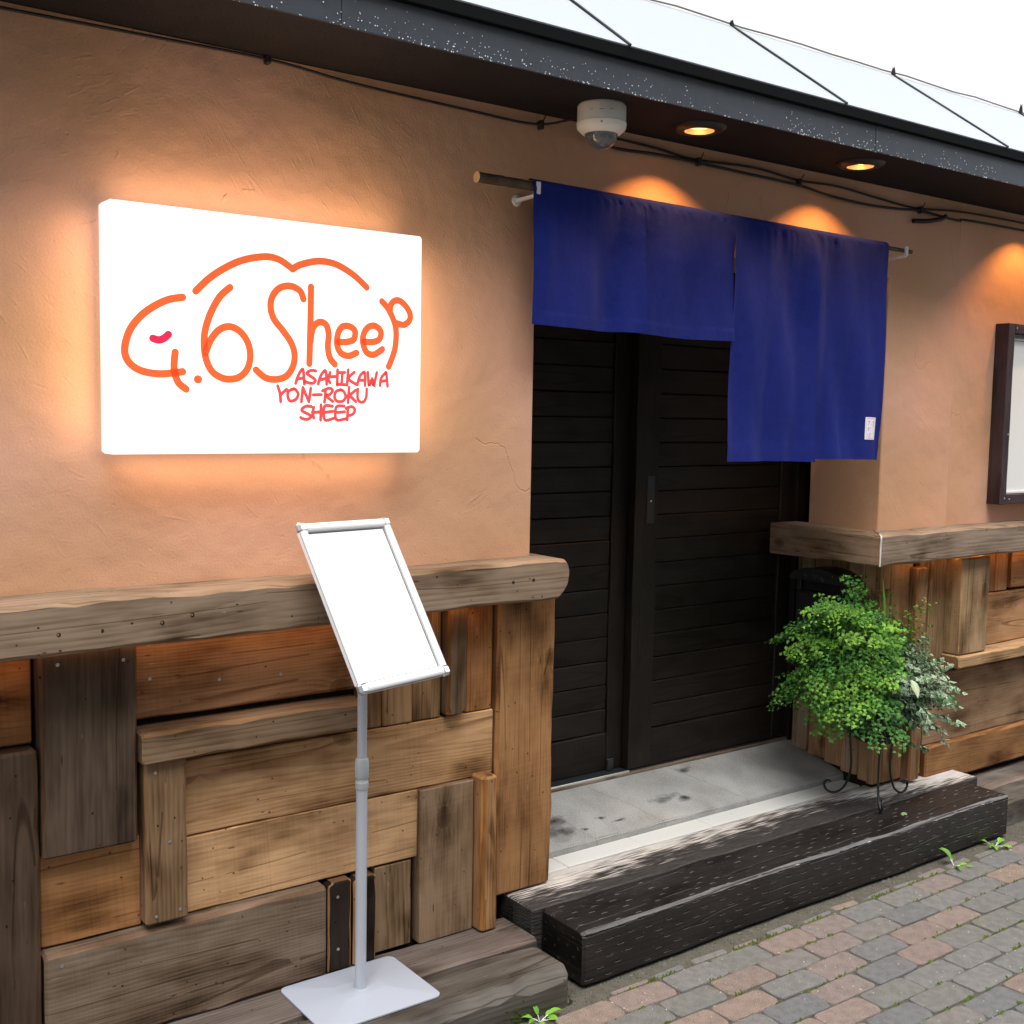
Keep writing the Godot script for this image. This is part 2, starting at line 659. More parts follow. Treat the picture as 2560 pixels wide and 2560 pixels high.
func smooth(pts: Array, per := 6) -> Array:
	var out := []
	for i in pts.size() - 1:
		var p0 = pts[maxi(i - 1, 0)]
		var p3 = pts[mini(i + 2, pts.size() - 1)]
		for k in per:
			out.append(pts[i].cubic_interpolate(pts[i + 1], p0, p3, float(k) / per))
	out.append(pts[-1])
	return out


# profile of (radius, height) turned about y; smooth normals within the profile unless a point is doubled
func lathe(st: SurfaceTool, prof: Array, sides := 32, at := Vector3.ZERO) -> void:
	for i in prof.size() - 1:
		var p: Vector2 = prof[i]
		var q: Vector2 = prof[i + 1]
		if p.distance_to(q) < 1e-6:
			continue
		var np := prof_normal(prof, i, q - p)
		var nq := prof_normal(prof, i + 1, q - p)
		for k in sides:
			var a := TAU * k / sides
			var b := TAU * (k + 1) / sides
			var v := [[p, np, a], [p, np, b], [q, nq, b], [q, nq, a]]
			for n in [0, 1, 2, 0, 2, 3]:
				var r: Vector2 = v[n][0]
				var m: Vector2 = v[n][1]
				var f: float = v[n][2]
				st.set_normal(Vector3(m.x * cos(f), m.y, m.x * sin(f)))
				st.set_color(Color.WHITE)
				st.set_uv(Vector2(f, r.y))
				st.add_vertex(at + Vector3(r.x * cos(f), r.y, r.x * sin(f)))


func prof_normal(prof: Array, i: int, along: Vector2) -> Vector2:
	var own := Vector2(along.y, -along.x).normalized()
	var sum := own
	for k in [i - 1, i]:
		if k >= 0 and k + 1 < prof.size():
			var d: Vector2 = prof[k + 1] - prof[k]
			if d.length() > 1e-6:
				var m := Vector2(d.y, -d.x).normalized()
				if m.dot(own) > 0.6:
					sum += m
	return sum.normalized()


# a sawn board: along local x from 0 to l, across y, front face at z = d. Worn, slightly wandering edges.
func board(l: float, w: float, d: float, bev: float, sd: int, o := {}) -> ArrayMesh:
	var st := start()
	var r := RandomNumberGenerator.new()
	r.seed = sd * 131 + 7
	var ou := r.randf() * 3.0
	var ov := r.randf() * 3.0
	if o.has("uv"):
		ou = o.uv.x
		ov = o.uv.y
	var tl: float = o.get("tl", 1.4)
	var tw: float = o.get("tw", 0.55)
	var wander: float = o.get("wander", 0.0010)
	var bk: float = o.get("bevk", 1.0)
	var segs: int = o.get("segs", clampi(int(l / 0.06), 2, 40))
	var edge: Color = o.get("edge", Color(1, 0.94, 0.88))
	var face: Color = o.get("face", Color(0.86, 0.86, 0.86))
	var xs := [0.0, bev]
	for rk in ["r0lo", "r0hi"]:
		if o.has(rk):
			for k in range(1, 6):
				xs.append(bev + o[rk] * (1.0 - cos(k * PI / 10.0)))
	for rk in ["r1lo", "r1hi"]:
		if o.has(rk):
			for k in range(1, 6):
				xs.append(l - bev - o[rk] * (1.0 - cos(k * PI / 10.0)))
	for i in range(1, segs):
		xs.append(l * i / segs)
	xs.append(l - bev)
	xs.append(l)
	xs.sort()
	var rings := []
	for i in xs.size():
		var x: float = xs[i]
		var lo := -w / 2 + wander * (ns.get_noise_2d(x * 2.4 + sd * 3.1, 1.0) * 1.6 + ns.get_noise_2d(x * 11.0 + sd, 4.0) * 0.35)
		var hi := w / 2 + wander * (ns.get_noise_2d(x * 2.4 + sd * 3.1, 50.0) * 1.6 + ns.get_noise_2d(x * 11.0 + sd, 54.0) * 0.35)
		lo += o.get("bow", 0.0) * sin(PI * x / l)
		var f: float = d + o.get("zf0", 0.0) * pow(1.0 - x / l, 2.0) + wander * 0.5 * ns.get_noise_2d(x * 3.0 + sd, 90.0)
		var bh := bev * (0.75 + bk * 0.9 * absf(ns.get_noise_2d(x * 8.0 + sd, 130.0)) + bk * 0.5 * maxf(0.0, ns.get_noise_2d(x * 25.0 + sd, 180.0)))
		var bl := bev * (0.75 + bk * 0.9 * absf(ns.get_noise_2d(x * 8.0 + sd, 230.0)) + bk * 0.5 * maxf(0.0, ns.get_noise_2d(x * 25.0 + sd, 280.0)))
		for rk in ["r0lo", "r0hi", "r1lo", "r1hi"]:
			if o.has(rk):
				var rr: float = o[rk]
				var dx := x - bev if rk[1] == "0" else l - bev - x
				if dx < rr:
					var ins := rr - sqrt(maxf(0.0, rr * rr - pow(rr - maxf(dx, 0.0), 2.0)))
					if rk.ends_with("lo"):
						lo += ins
					else:
						hi -= ins
		var ins2 := bev * 0.9 if i == 0 or i == xs.size() - 1 else 0.0
		lo += ins2
		hi -= ins2
		f -= ins2
		var pr := [Vector2(lo + bl, f), Vector2(hi - bh, f), Vector2(hi, f - bh), Vector2(hi, 0), Vector2(lo, 0), Vector2(lo, f - bl)]
		var ring := []
		for p: Vector2 in pr:
			var xx := x
			if o.has("mitre0"):
				xx += o.mitre0 * (d - p.y) * clampf(1.0 - x / (l * 0.5), 0.0, 1.0)
			if o.has("mitre1"):
				xx -= o.mitre1 * (d - p.y) * clampf(1.0 - (l - x) / (l * 0.5), 0.0, 1.0)
			ring.append(Vector3(xx, p.x, p.y))
		rings.append(ring)
	for i in rings.size() - 1:
		for k in 6:
			var m := (k + 1) % 6
			var a: Vector3 = rings[i][k]
			var b: Vector3 = rings[i + 1][k]
			var c: Vector3 = rings[i + 1][m]
			var e: Vector3 = rings[i][m]
			var uv := []
			for p: Vector3 in [a, b, c, e]:
				var across: float = p.y
				if k == 1 or k == 2:
					across = w / 2 + (d - p.z)
				elif k == 4 or k == 5:
					across = -w / 2 - (d - p.z)
				elif k == 3:
					across = p.y + 0.2
				uv.append(Vector2((p.x + ou) / tl, (across + w / 2 + ov) / tw))
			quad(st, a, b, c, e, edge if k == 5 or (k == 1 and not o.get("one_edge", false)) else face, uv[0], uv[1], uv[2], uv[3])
	for e in [0, rings.size() - 1]:
		var ring: Array = rings[e]
		for k in range(1, 5):
			var a: Vector3 = ring[0]
			var b: Vector3 = ring[k]
			var c: Vector3 = ring[k + 1]
			var col: Color = o.get("end", Color(0.55, 0.5, 0.46))
			var ua := Vector2((a.y + ou) / 0.6, (a.z + ov) / 0.6)
			var ub := Vector2((b.y + ou) / 0.6, (b.z + ov) / 0.6)
			var uc := Vector2((c.y + ou) / 0.6, (c.z + ov) / 0.6)
			if e == 0:
				tri(st, a, b, c, col, ua, ub, uc)
			else:
				tri(st, a, c, b, col, ua, uc, ub)
	return st.commit()


func lying(x: float, y: float, z: float) -> Transform3D:
	return Transform3D(Basis.IDENTITY, Vector3(x, y, z))


func upright(x: float, y: float, z: float) -> Transform3D:
	return Transform3D(Basis(Vector3.UP, Vector3.LEFT, Vector3.BACK), Vector3(x, y, z))


# a horizontal or vertical plank given by its rectangle on the wall
func plank(parent: Node, x0: float, x1: float, y0: float, y1: float, zb: float, zf: float, vert: bool, t: String, c: Array, sd: int, o := {}) -> MeshInstance3D:
	var bev: float = o.get("bev", 0.0028)
	var m := tmat(t, c[0], c[1], c[2], o.get("relief", 0.14) * 0.55, 0.95, 0.25)
	if vert:
		return part("plank", board(y1 - y0, x1 - x0, zf - zb, bev, sd, o), m, parent, upright((x0 + x1) / 2, y0, zb))
	return part("plank", board(x1 - x0, y1 - y0, zf - zb, bev, sd, o), m, parent, lying(x0, (y0 + y1) / 2, zb))


func screw(p: Node3D, at: Vector3) -> void:
	var st := start()
	lathe(st, [Vector2(0.0045, 0), Vector2(0.0042, 0.0012), Vector2(0.0042, 0.0012), Vector2(0.0016, 0.0014), Vector2(0.0012, 0.0004), Vector2(0, 0.0003)], 10)
	var world := Transform3D(Basis(Vector3.RIGHT, Vector3.BACK, Vector3.DOWN), at)
	part("screw", st.commit(), mat(0.5, 0.52, 0.55, 0.35, 0.5, 0.9), p, p.transform.affine_inverse() * world)


# ------------------------------------------------------------------ ground and paving
func build_ground() -> void:
	var g := start()
	quad(g, Vector3(-60, 0, 60), Vector3(60, 0, 60), Vector3(60, 0, -60), Vector3(-60, 0, -60))
	var soil := triplanar(tmat("dirt", 0.16, 0.15, 0.125, 0.5, 0.95, 0.3, false), 2.5)
	var ground := part("ground", g.commit(), soil, self, lying(0, -0.008, 0))
	tag(ground, "dark gritty bedding soil under the paving stones", "ground", "", "structure")
	var paving := thing("pavement", "footpath of grey and pinkish paving stones laid in half bond", "pavement", Vector3.ZERO, "", "structure")
	var shapes := []
	for k in 10:
		shapes.append(paver(k))
	var stone_tint := [[0.290, 0.289, 0.286], [0.268, 0.271, 0.277], [0.306, 0.298, 0.298], [0.252, 0.258, 0.271], [0.310, 0.292, 0.280], [0.283, 0.282, 0.269]]
	var pink_tint := [[0.374, 0.297, 0.271], [0.343, 0.287, 0.271], [0.384, 0.302, 0.261], [0.348, 0.277, 0.254]]
	var greys := []
	for c in stone_tint:
		greys.append(triplanar(tmat("stone", c[0], c[1], c[2], 0.3, 0.9, 0.3, false), 3.1))
	var pinks := []
	for c in pink_tint:
		pinks.append(triplanar(tmat("stone", c[0], c[1], c[2], 0.3, 0.9, 0.3, false), 2.7))
	var known := [[2.77, 0.45], [3.2, 0.67], [3.1, 0.77], [3.41, 0.67], [3.62, 0.48], [2.78, 0.67], [2.67, 0.77], [3.93, 0.57], [4.21, 0.47], [2.45, 0.68], [2.6, 0.86], [2.15, 0.46], [2.47, 0.57], [2.38, 0.64], [2.2, 0.62], [2.54, 0.57], [3.0, 0.46], [2.89, 0.57]]
	var n := 0
	var rest: Array[Transform3D] = []
	for row in 26:
		var z := 0.469 + row * 0.0985
		for col in 44:
			var x := -0.9 + col * 0.2045 + (0.0475 if row % 2 == 0 else 0.1505)
			var yaw := rng.randfn(0, 0.012)
			var at := Transform3D(Basis(Vector3.UP, yaw) * Basis(Vector3.BACK, rng.randfn(0, 0.006)) * Basis(Vector3.RIGHT, rng.randfn(0, 0.008)), Vector3(x + rng.randfn(0, 0.002), rng.randfn(-0.001, 0.0011), z + rng.randfn(0, 0.0015)))
			var pink := rng.randf() < 0.24
			if x > 1.9 and x < 4.4 and z < 0.95:
				pink = rng.randf() < 0.05
				for q in known:
					if absf(q[0] - x) < 0.105 and absf(q[1] - z) < 0.05:
						pink = true
			if row < 14 and x > 1.45 and x < 5.45:
				part("paving_stone", shapes[n % 10], pinks[rng.randi() % 4] if pink else greys[rng.randi() % 6], paving, at)
				n += 1
			else:
				rest.append(at)
	var mm := MultiMesh.new()
	mm.transform_format = MultiMesh.TRANSFORM_3D
	mm.mesh = shapes[3]
	mm.instance_count = rest.size()
	for i in rest.size():
		mm.set_instance_transform(i, rest[i])
	var far := MultiMeshInstance3D.new()
	far.name = "outer_paving_stones"
	far.multimesh = mm
	far.material_override = greys[2]
	far.set_meta("kind", "stuff")
	paving.add_child(far, true)
	# cut slivers along the sleeper and loose mortar
	for k in 14:
		var x := 2.2 + k * 0.17 + rng.randf_range(-0.02, 0.02)
		var d := rng.randf_range(0.012, 0.03)
		var l := rng.randf_range(0.09, 0.15)
		part("cut_stone", box_mesh(Vector3(-l / 2, -0.05, -d / 2), Vector3(l / 2, 0, d / 2), 0.004), greys[k % 6] if k % 3 else pinks[k % 4], paving, Transform3D(Basis(Vector3.UP, rng.randfn(0, 0.04)), Vector3(x, -0.004, 0.408 - d / 2)))
	var mo := start()
	for k in 420:
		var x := rng.randf_range(1.98, 4.6)
		var z := rng.randf_range(0.335, 0.405)
		lump(mo, Vector3(x, -0.018, z), rng.randf_range(0.008, 0.024), rng.randf_range(0.006, 0.016))
	tag(part("mortar_crumbs", mo.commit(), triplanar(tmat("dirt", 0.22, 0.21, 0.18, 0.4, 0.95, 0.3, false), 4.0), paving), "", "", "", "stuff")
	# moss in the joints
	var ms := start()
	for k in 520:
		var row := rng.randi() % 13
		var z := 0.42 + row * 0.0985 + rng.randfn(0, 0.003)
		var x := rng.randf_range(1.9, 4.9)
		if row % 3 == 1 and rng.randf() < 0.6:
			continue
		if nf.get_noise_2d(x * 2.0, z * 5.0) < 0.08:
			continue
		for q in rng.randi_range(2, 6):
			lump(ms, Vector3(x + rng.randfn(0, 0.012), -0.007, z + rng.randfn(0, 0.003)), rng.randf_range(0.003, 0.008), rng.randf_range(0.006, 0.013), lin(1, 1, 1) * rng.randf_range(0.6, 1.0))
	for k in 170:
		var row := rng.randi() % 10
		var x := 1.5 + (rng.randi() % 18) * 0.2045 + (0.0475 if row % 2 == 0 else 0.1505) - 0.102
		var z := 0.42 + row * 0.0985 + (0.0 if rng.randf() < 0.5 else 0.0985)
		for q in rng.randi_range(3, 8):
			lump(ms, Vector3(x + rng.randfn(0, 0.007), -0.007, z + rng.randfn(0, 0.004)), rng.randf_range(0.004, 0.010), rng.randf_range(0.006, 0.012), lin(1, 1, 1) * rng.randf_range(0.6, 1.0))
	for k in 260:
		var x := rng.randf_range(2.2, 3.9)
		if nf.get_noise_2d(x * 3.0, 77.0) > 0.05:
			lump(ms, Vector3(x, -0.012, 0.412 + rng.randfn(0, 0.006)), rng.randf_range(0.004, 0.010), rng.randf_range(0.010, 0.016), lin(1, 1, 1) * rng.randf_range(0.6, 1.0))
	var mm2 := mat(0.12, 0.17, 0.02, 0.95, 0.2)
	mm2.vertex_color_use_as_albedo = true
	tag(part("moss", ms.commit(), mm2, paving), "", "", "", "stuff")
	# pale grit and petals scattered on the stones
	var gr := start()
	for k in 420:
		var x := rng.randf_range(1.9, 4.8)
		var z := rng.randf_range(0.42, 1.5)
		lump(gr, Vector3(x, 0.0, z), rng.randf_range(0.0012, 0.003), rng.randf_range(0.002, 0.004))
	tag(part("pale_grit", gr.commit(), mat(0.6, 0.57, 0.48, 0.9, 0.3), paving), "", "", "", "stuff")


# a tumbled paving stone: rounded, slightly irregular outline with a worn edge; its top at y = 0
func paver(k: int) -> ArrayMesh:
	var r := RandomNumberGenerator.new()
	r.seed = 900 + k
	var st := start()
	var hx := 0.1000
	var hz := 0.0472
	var base := []
	for c in [[1, 1], [-1, 1], [-1, -1], [1, -1]]:
		var rad := r.randf_range(0.012, 0.022)
		var a0 := atan2(c[1], c[0]) - PI / 4
		for q in 3:
			var a := a0 + q * PI / 4
			base.append(Vector2(c[0] * (hx - rad) + cos(a) * rad + r.randfn(0, 0.0008), c[1] * (hz - rad) + sin(a) * rad + r.randfn(0, 0.0008)))
		base.append(Vector2(c[0] * hx * 0.3, c[1] * hz + r.randfn(0, 0.0012)) if c[0] * c[1] > 0 else Vector2(c[0] * hx + r.randfn(0, 0.001), c[1] * hz * 0.2))
	var n := base.size()
	var rings := []
	for lv in [[1.0, -0.05], [1.0, -0.004], [0.983, -0.0010], [0.945, 0.0]]:
		var ring := []
		for p: Vector2 in base:
			var q := p
			var inset: float = (1.0 - lv[0]) * 0.09
			q -= Vector2(signf(p.x) * inset * minf(1.0, absf(p.x) / hx * 1.2), signf(p.y) * inset * minf(1.0, absf(p.y) / hz * 1.2))
			ring.append(Vector3(q.x, lv[1] + (r.randfn(0, 0.0005) if lv[1] > -0.01 else 0.0), q.y))
		rings.append(ring)
	for i in 3:
		for j in n:
			var m := (j + 1) % n
			out_quad(st, rings[i][j], rings[i][m], rings[i + 1][m], rings[i + 1][j], Vector3(0, -0.04, 0))
	for j in n:
		tri(st, Vector3.ZERO, rings[3][(j + 1) % n], rings[3][j])
	return st.commit()


func lump(st: SurfaceTool, at: Vector3, rad: float, high: float, col := Color.WHITE) -> void:
	var top := at + Vector3(0, high, 0)
	var pr := Vector3.ZERO
	var first := Vector3.ZERO
	for k in 6:
		var a := TAU * k / 5.0
		var p := first if k == 5 else at + Vector3(cos(a), 0, sin(a)) * rad * rng.randf_range(0.7, 1.3)
		if k == 0:
			first = p
		else:
			tri(st, pr, top, p, col)
		pr = p


# ------------------------------------------------------------------ the building
func wall_piece(st: SurfaceTool, lo: Vector3, hi: Vector3) -> void:
	# a wall block whose front shows the plaster by its place on the wall
	var r := 0.006
	var f := func(p: Vector3) -> Vector2: return Vector2((p.x - p.z * 0.9 + 0.3) / 4.6, 1.0 - (p.y - 1.2) / 1.58)
	var a := Vector3(lo.x + r, lo.y, hi.z)
	var b := Vector3(hi.x - r, lo.y, hi.z)
	var c := Vector3(hi.x - r, hi.y, hi.z)
	var d := Vector3(lo.x + r, hi.y, hi.z)
	quad(st, a, b, c, d, Color.WHITE, f.call(a), f.call(b), f.call(c), f.call(d))
	for s in [lo.x, hi.x]:
		var inn: float = s + (r if s == lo.x else -r)
		for k in 3:
			var t0 := k * PI / 6.0
			var t1 := (k + 1) * PI / 6.0
			var sg := -1.0 if s == lo.x else 1.0
			var p0 := Vector3(inn + sg * r * sin(t0), 0, hi.z - r + r * cos(t0))
			var p1 := Vector3(inn + sg * r * sin(t1), 0, hi.z - r + r * cos(t1))
			var q := [Vector3(p0.x, lo.y, p0.z), Vector3(p1.x, lo.y, p1.z), Vector3(p1.x, hi.y, p1.z), Vector3(p0.x, hi.y, p0.z)]
			if sg < 0:
				q = [q[1], q[0], q[3], q[2]]
			quad(st, q[0], q[1], q[2], q[3], Color.WHITE, f.call(q[0]), f.call(q[1]), f.call(q[2]), f.call(q[3]))
		var e := [Vector3(s, lo.y, hi.z - r), Vector3(s, lo.y, lo.z), Vector3(s, hi.y, lo.z), Vector3(s, hi.y, hi.z - r)]
		if s == lo.x:
			e = [e[1], e[0], e[3], e[2]]
		quad(st, e[0], e[1], e[2], e[3], Color.WHITE, f.call(e[0]), f.call(e[1]), f.call(e[2]), f.call(e[3]))
	for y in [lo.y, hi.y]:
		var g := [Vector3(lo.x, y, hi.z - r), Vector3(hi.x, y, hi.z - r), Vector3(hi.x, y, lo.z), Vector3(lo.x, y, lo.z)]
		if y == lo.y:
			g.reverse()
		quad(st, g[0], g[1], g[2], g[3], Color.WHITE, f.call(g[0]), f.call(g[1]), f.call(g[2]), f.call(g[3]))


func build_building() -> void:
	var b := thing("restaurant_building", "low restaurant front with orange plaster wall under a dark canopy and pale metal roof", "building")
	var pl := tmat("plaster", 0.80, 0.455, 0.295, 1.6, 0.85, 0.35, false)
	var st := start()
	wall_piece(st, Vector3(-2.0, 1.2185, -0.34), Vector3(2.128, 2.2, 0.0))
	part("plaster_wall", st.commit(), pl, b)
	st = start()
	wall_piece(st, Vector3(3.842, 1.2165, -0.34), Vector3(9.0, 2.2, 0.0))
	part("plaster_wall", st.commit(), pl, b)
	st = start()
	wall_piece(st, Vector3(-2.0, 2.2, -0.30), Vector3(9.0, 2.545, 0.0))
	part("lintel", st.commit(), pl, b)
	var dark := mat(0.018, 0.013, 0.01, 0.9, 0.3)
	part("lower_wall", box_mesh(Vector3(-2.0, -0.05, -0.34), Vector3(2.0, 1.2, -0.022)), dark, b)
	part("lower_wall", box_mesh(Vector3(3.905, -0.05, -0.34), Vector3(9.0, 1.2, -0.022)), dark, b)
	part("inner_wall", box_mesh(Vector3(-2.0, -0.05, -0.75), Vector3(9.0, 3.0, -0.6)), dark, b)
	# timber lining of the entrance
	var fr := tmat("sawn", 0.016, 0.012, 0.01, 0.1, 0.7, 0.4)
	part("door_frame", board(2.0, 0.06, 0.10, 0.003, 5), fr, b, upright(2.13, 0.262, -0.53))
	part("door_frame", board(2.0, 0.07, 0.10, 0.003, 6), fr, b, upright(3.905, 0.262, -0.53))
	part("door_frame", board(1.9, 0.09, 0.14, 0.003, 7), fr, b, lying(2.06, 2.255, -0.53))
	# soffit of the canopy, with a round opening for every down-light
	st = start()
	var lx := [2.60, 3.385, 4.72]
	var x := -2.0
	for k in 4:
		var xe: float = lx[k] - 0.06 if k < 3 else 9.0
		box(st, Vector3(x, 2.54, -0.02), Vector3(xe, 2.556, 0.352))
		if k < 3:
			holed(st, Vector3(lx[k], 2.54, 0.195), 0.06, -0.02, 0.352)
			x = lx[k] + 0.06
	var so := triplanar(tmat("stone", 0.022, 0.0165, 0.0175, 0.02, 0.8, 0.3, false), 1.0)
	part("soffit", st.commit(), so, b)
	part("canopy_core", box_mesh(Vector3(-2.0, 2.64, -0.14), Vector3(9.0, 2.645, 0.345)), dark, b)
	# metal fascia in lengths, with a drip edge above
	var metal := triplanar(tmat("cloth", 0.05, 0.058, 0.074, 0.03, 0.42, 0.5, false), 2.0)
	var seams := [-2.0, -0.69, 0.29, 1.285, 2.275, 3.245, 4.23, 5.2, 6.2, 9.0]
	for k in seams.size() - 1:
		var fs := start()
		var off := 0.0012 * (k % 2)
		box(fs, Vector3(seams[k] + 0.0005, 2.530 + 0.001 * (k % 3), 0.354), Vector3(seams[k + 1] + (0.012 if k % 2 else -0.0005), 2.619, 0.3585 + off), 0.0012)
		part("fascia_strip", fs.commit(), metal, b)
	part("drip_edge", box_mesh(Vector3(-2.0, 2.616, 0.345), Vector3(9.0, 2.650, 0.3745), 0.003), mat(0.006, 0.0065, 0.007, 0.9, 0.2), b)
	# standing-seam roof sheets, rising to the upper wall
	var roofm := mat(0.37, 0.40, 0.445, 0.6, 0.3)
	var seamm := mat(0.03, 0.032, 0.035, 0.6, 0.4)
	var foot := Vector3(0, 2.652, 0.376)
	var head := Vector3(0, 3.02, -0.138)
	var up := (head - foot).normalized()
	var nrm := Vector3(0, -up.z, up.y)
	for k in 13:
		var xa := -2.455 + k * 0.92
		var rs := start()
		var q := []
		for p in [[xa + 0.004, foot], [xa + 0.916, foot], [xa + 0.916, head], [xa + 0.004, head]]:
			q.append(Vector3(p[0], p[1].y, p[1].z))
		quad(rs, q[0], q[1], q[2], q[3])
		quad(rs, q[0] - nrm * 0.004, q[1] - nrm * 0.004, q[1], q[0])
		part("roof_sheet", rs.commit(), roofm, b)
		var ss := start()
		tube(ss, [Vector3(xa, foot.y, foot.z) + nrm * 0.003 - up * 0.004, Vector3(xa + 0.003, foot.y, foot.z).lerp(Vector3(xa, head.y, head.z), 0.5) + nrm * 0.004, Vector3(xa, head.y, head.z) + nrm * 0.004], [0.0038, 0.0032, 0.0036], 6)
		part("roof_seam", ss.commit(), seamm, b)
		var clip := start()
		var c0 := Vector3(xa - 0.015, head.y, head.z + 0.01)
		tri(clip, c0, c0 + Vector3(0.022, -0.008, 0.008), c0 + Vector3(0.006, 0.014 + 0.012 * (k % 3), 0.012))
		tri(clip, c0 + Vector3(0.022, -0.008, 0.008), c0, c0 + Vector3(0.006, 0.014 + 0.012 * (k % 3), 0.004))
		part("seam_clip", clip.commit(), seamm, b)
	var fl := start()
	var fp := []
	for k in 70:
		fp.append(Vector3(-2.0 + k * 0.16, head.y + 0.006 + 0.002 * sin(k * 1.7) + rng.randfn(0, 0.0018), head.z + 0.006))
	tube(fl, fp, [0.0028], 6)
	part("ridge_flashing", fl.commit(), mat(0.16, 0.165, 0.16, 0.8, 0.3), b)
	part("upper_wall", box_mesh(Vector3(-2.0, 2.9, -0.5), Vector3(9.0, 6.5, -0.142)), mat(0.97, 0.97, 0.97, 0.8, 0.4), b)
	# the other side of the narrow lane
	var op := thing("opposite_building", "plain grey building on the other side of the lane, behind the viewer", "building")
	part("wall", box_mesh(Vector3(-14, 0, 5.2), Vector3(22, 7.5, 9.0)), mat(0.2, 0.195, 0.19, 0.85), op)
	for fl2 in 2:
		for k in 8:
			part("window", box_mesh(Vector3(-12 + k * 4.2, 1.2 + fl2 * 3.0, 5.15), Vector3(-10.2 + k * 4.2, 2.6 + fl2 * 3.0, 5.199), 0.01), mat(0.05, 0.06, 0.07, 0.1), op)
	# rain drops hanging on the fascia
	var dr := start()
	for k in 1100:
		var px := rng.randf_range(0.4, 6.0)
		var py := 2.532 + absf(rng.randfn(0, 0.03)) if rng.randf() < 0.7 else 2.531 + rng.randf_range(0, 0.003)
		if py > 2.604 or (nf.get_noise_2d(px * 1.6, 5.0) < -0.12 and rng.randf() < 0.7):
			continue
		drop(dr, Vector3(px, py, 0.3598), rng.randf_range(0.0007, 0.0021))
	tag(part("rain_drops", dr.commit(), mat(0.75, 0.8, 0.86, 0.1, 0.8), b), "", "", "", "stuff")


func drop(st: SurfaceTool, at: Vector3, r: float) -> void:
	var rings := []
	for i in 3:
		var a := i * PI / 5.0
		var ring := []
		for k in 6:
			var f := TAU * k / 6.0
			ring.append(Vector3(cos(f) * cos(a), sin(f) * cos(a) * 1.15, sin(a) * 0.8))
		rings.append(ring)
	for i in 2:
		for k in 6:
			var q := [rings[i][k], rings[i][(k + 1) % 6], rings[i + 1][(k + 1) % 6], rings[i + 1][k]]
			for n in [0, 2, 1, 0, 3, 2]:
				st.set_normal((q[n] as Vector3).normalized())
				st.set_color(Color.WHITE)
				st.set_uv(Vector2.ZERO)
				st.add_vertex(at + (q[n] as Vector3) * r)
	for k in 6:
		for p: Vector3 in [Vector3(0, 0, 0.8), rings[2][(k + 1) % 6], rings[2][k]]:
			st.set_normal(p.normalized())
			st.set_color(Color.WHITE)
			st.set_uv(Vector2.ZERO)
			st.add_vertex(at + p * r)


# soffit square with a round hole
func holed(st: SurfaceTool, c: Vector3, half: float, z0: float, z1: float) -> void:
	box(st, Vector3(c.x - half, c.y, z0), Vector3(c.x + half, c.y + 0.016, c.z - half))
	box(st, Vector3(c.x - half, c.y, c.z + half), Vector3(c.x + half, c.y + 0.016, z1))
	var rad := 0.046
	var n := 24
	for k in n:
		var q := []
		for a in [TAU * k / n, TAU * (k + 1) / n]:
			var d := Vector3(cos(a), 0, sin(a))
			q.append(c + d * rad)
			q.append(c + d * half / maxf(absf(d.x), absf(d.z)))
		quad(st, q[1], q[3], q[2], q[0])
		quad(st, q[0], q[2], q[2] + Vector3(0, 0.016, 0), q[0] + Vector3(0, 0.016, 0))


# ------------------------------------------------------------------ timber cladding
const BROWN := [0.50, 0.285, 0.15]
const LIGHT := [0.62, 0.375, 0.205]
const GREY := [0.40, 0.305, 0.225]
const DARKB := [0.165, 0.105, 0.065]


func tone(c: Array, k: float) -> Array:
	return [c[0] * k, c[1] * k, c[2] * k]


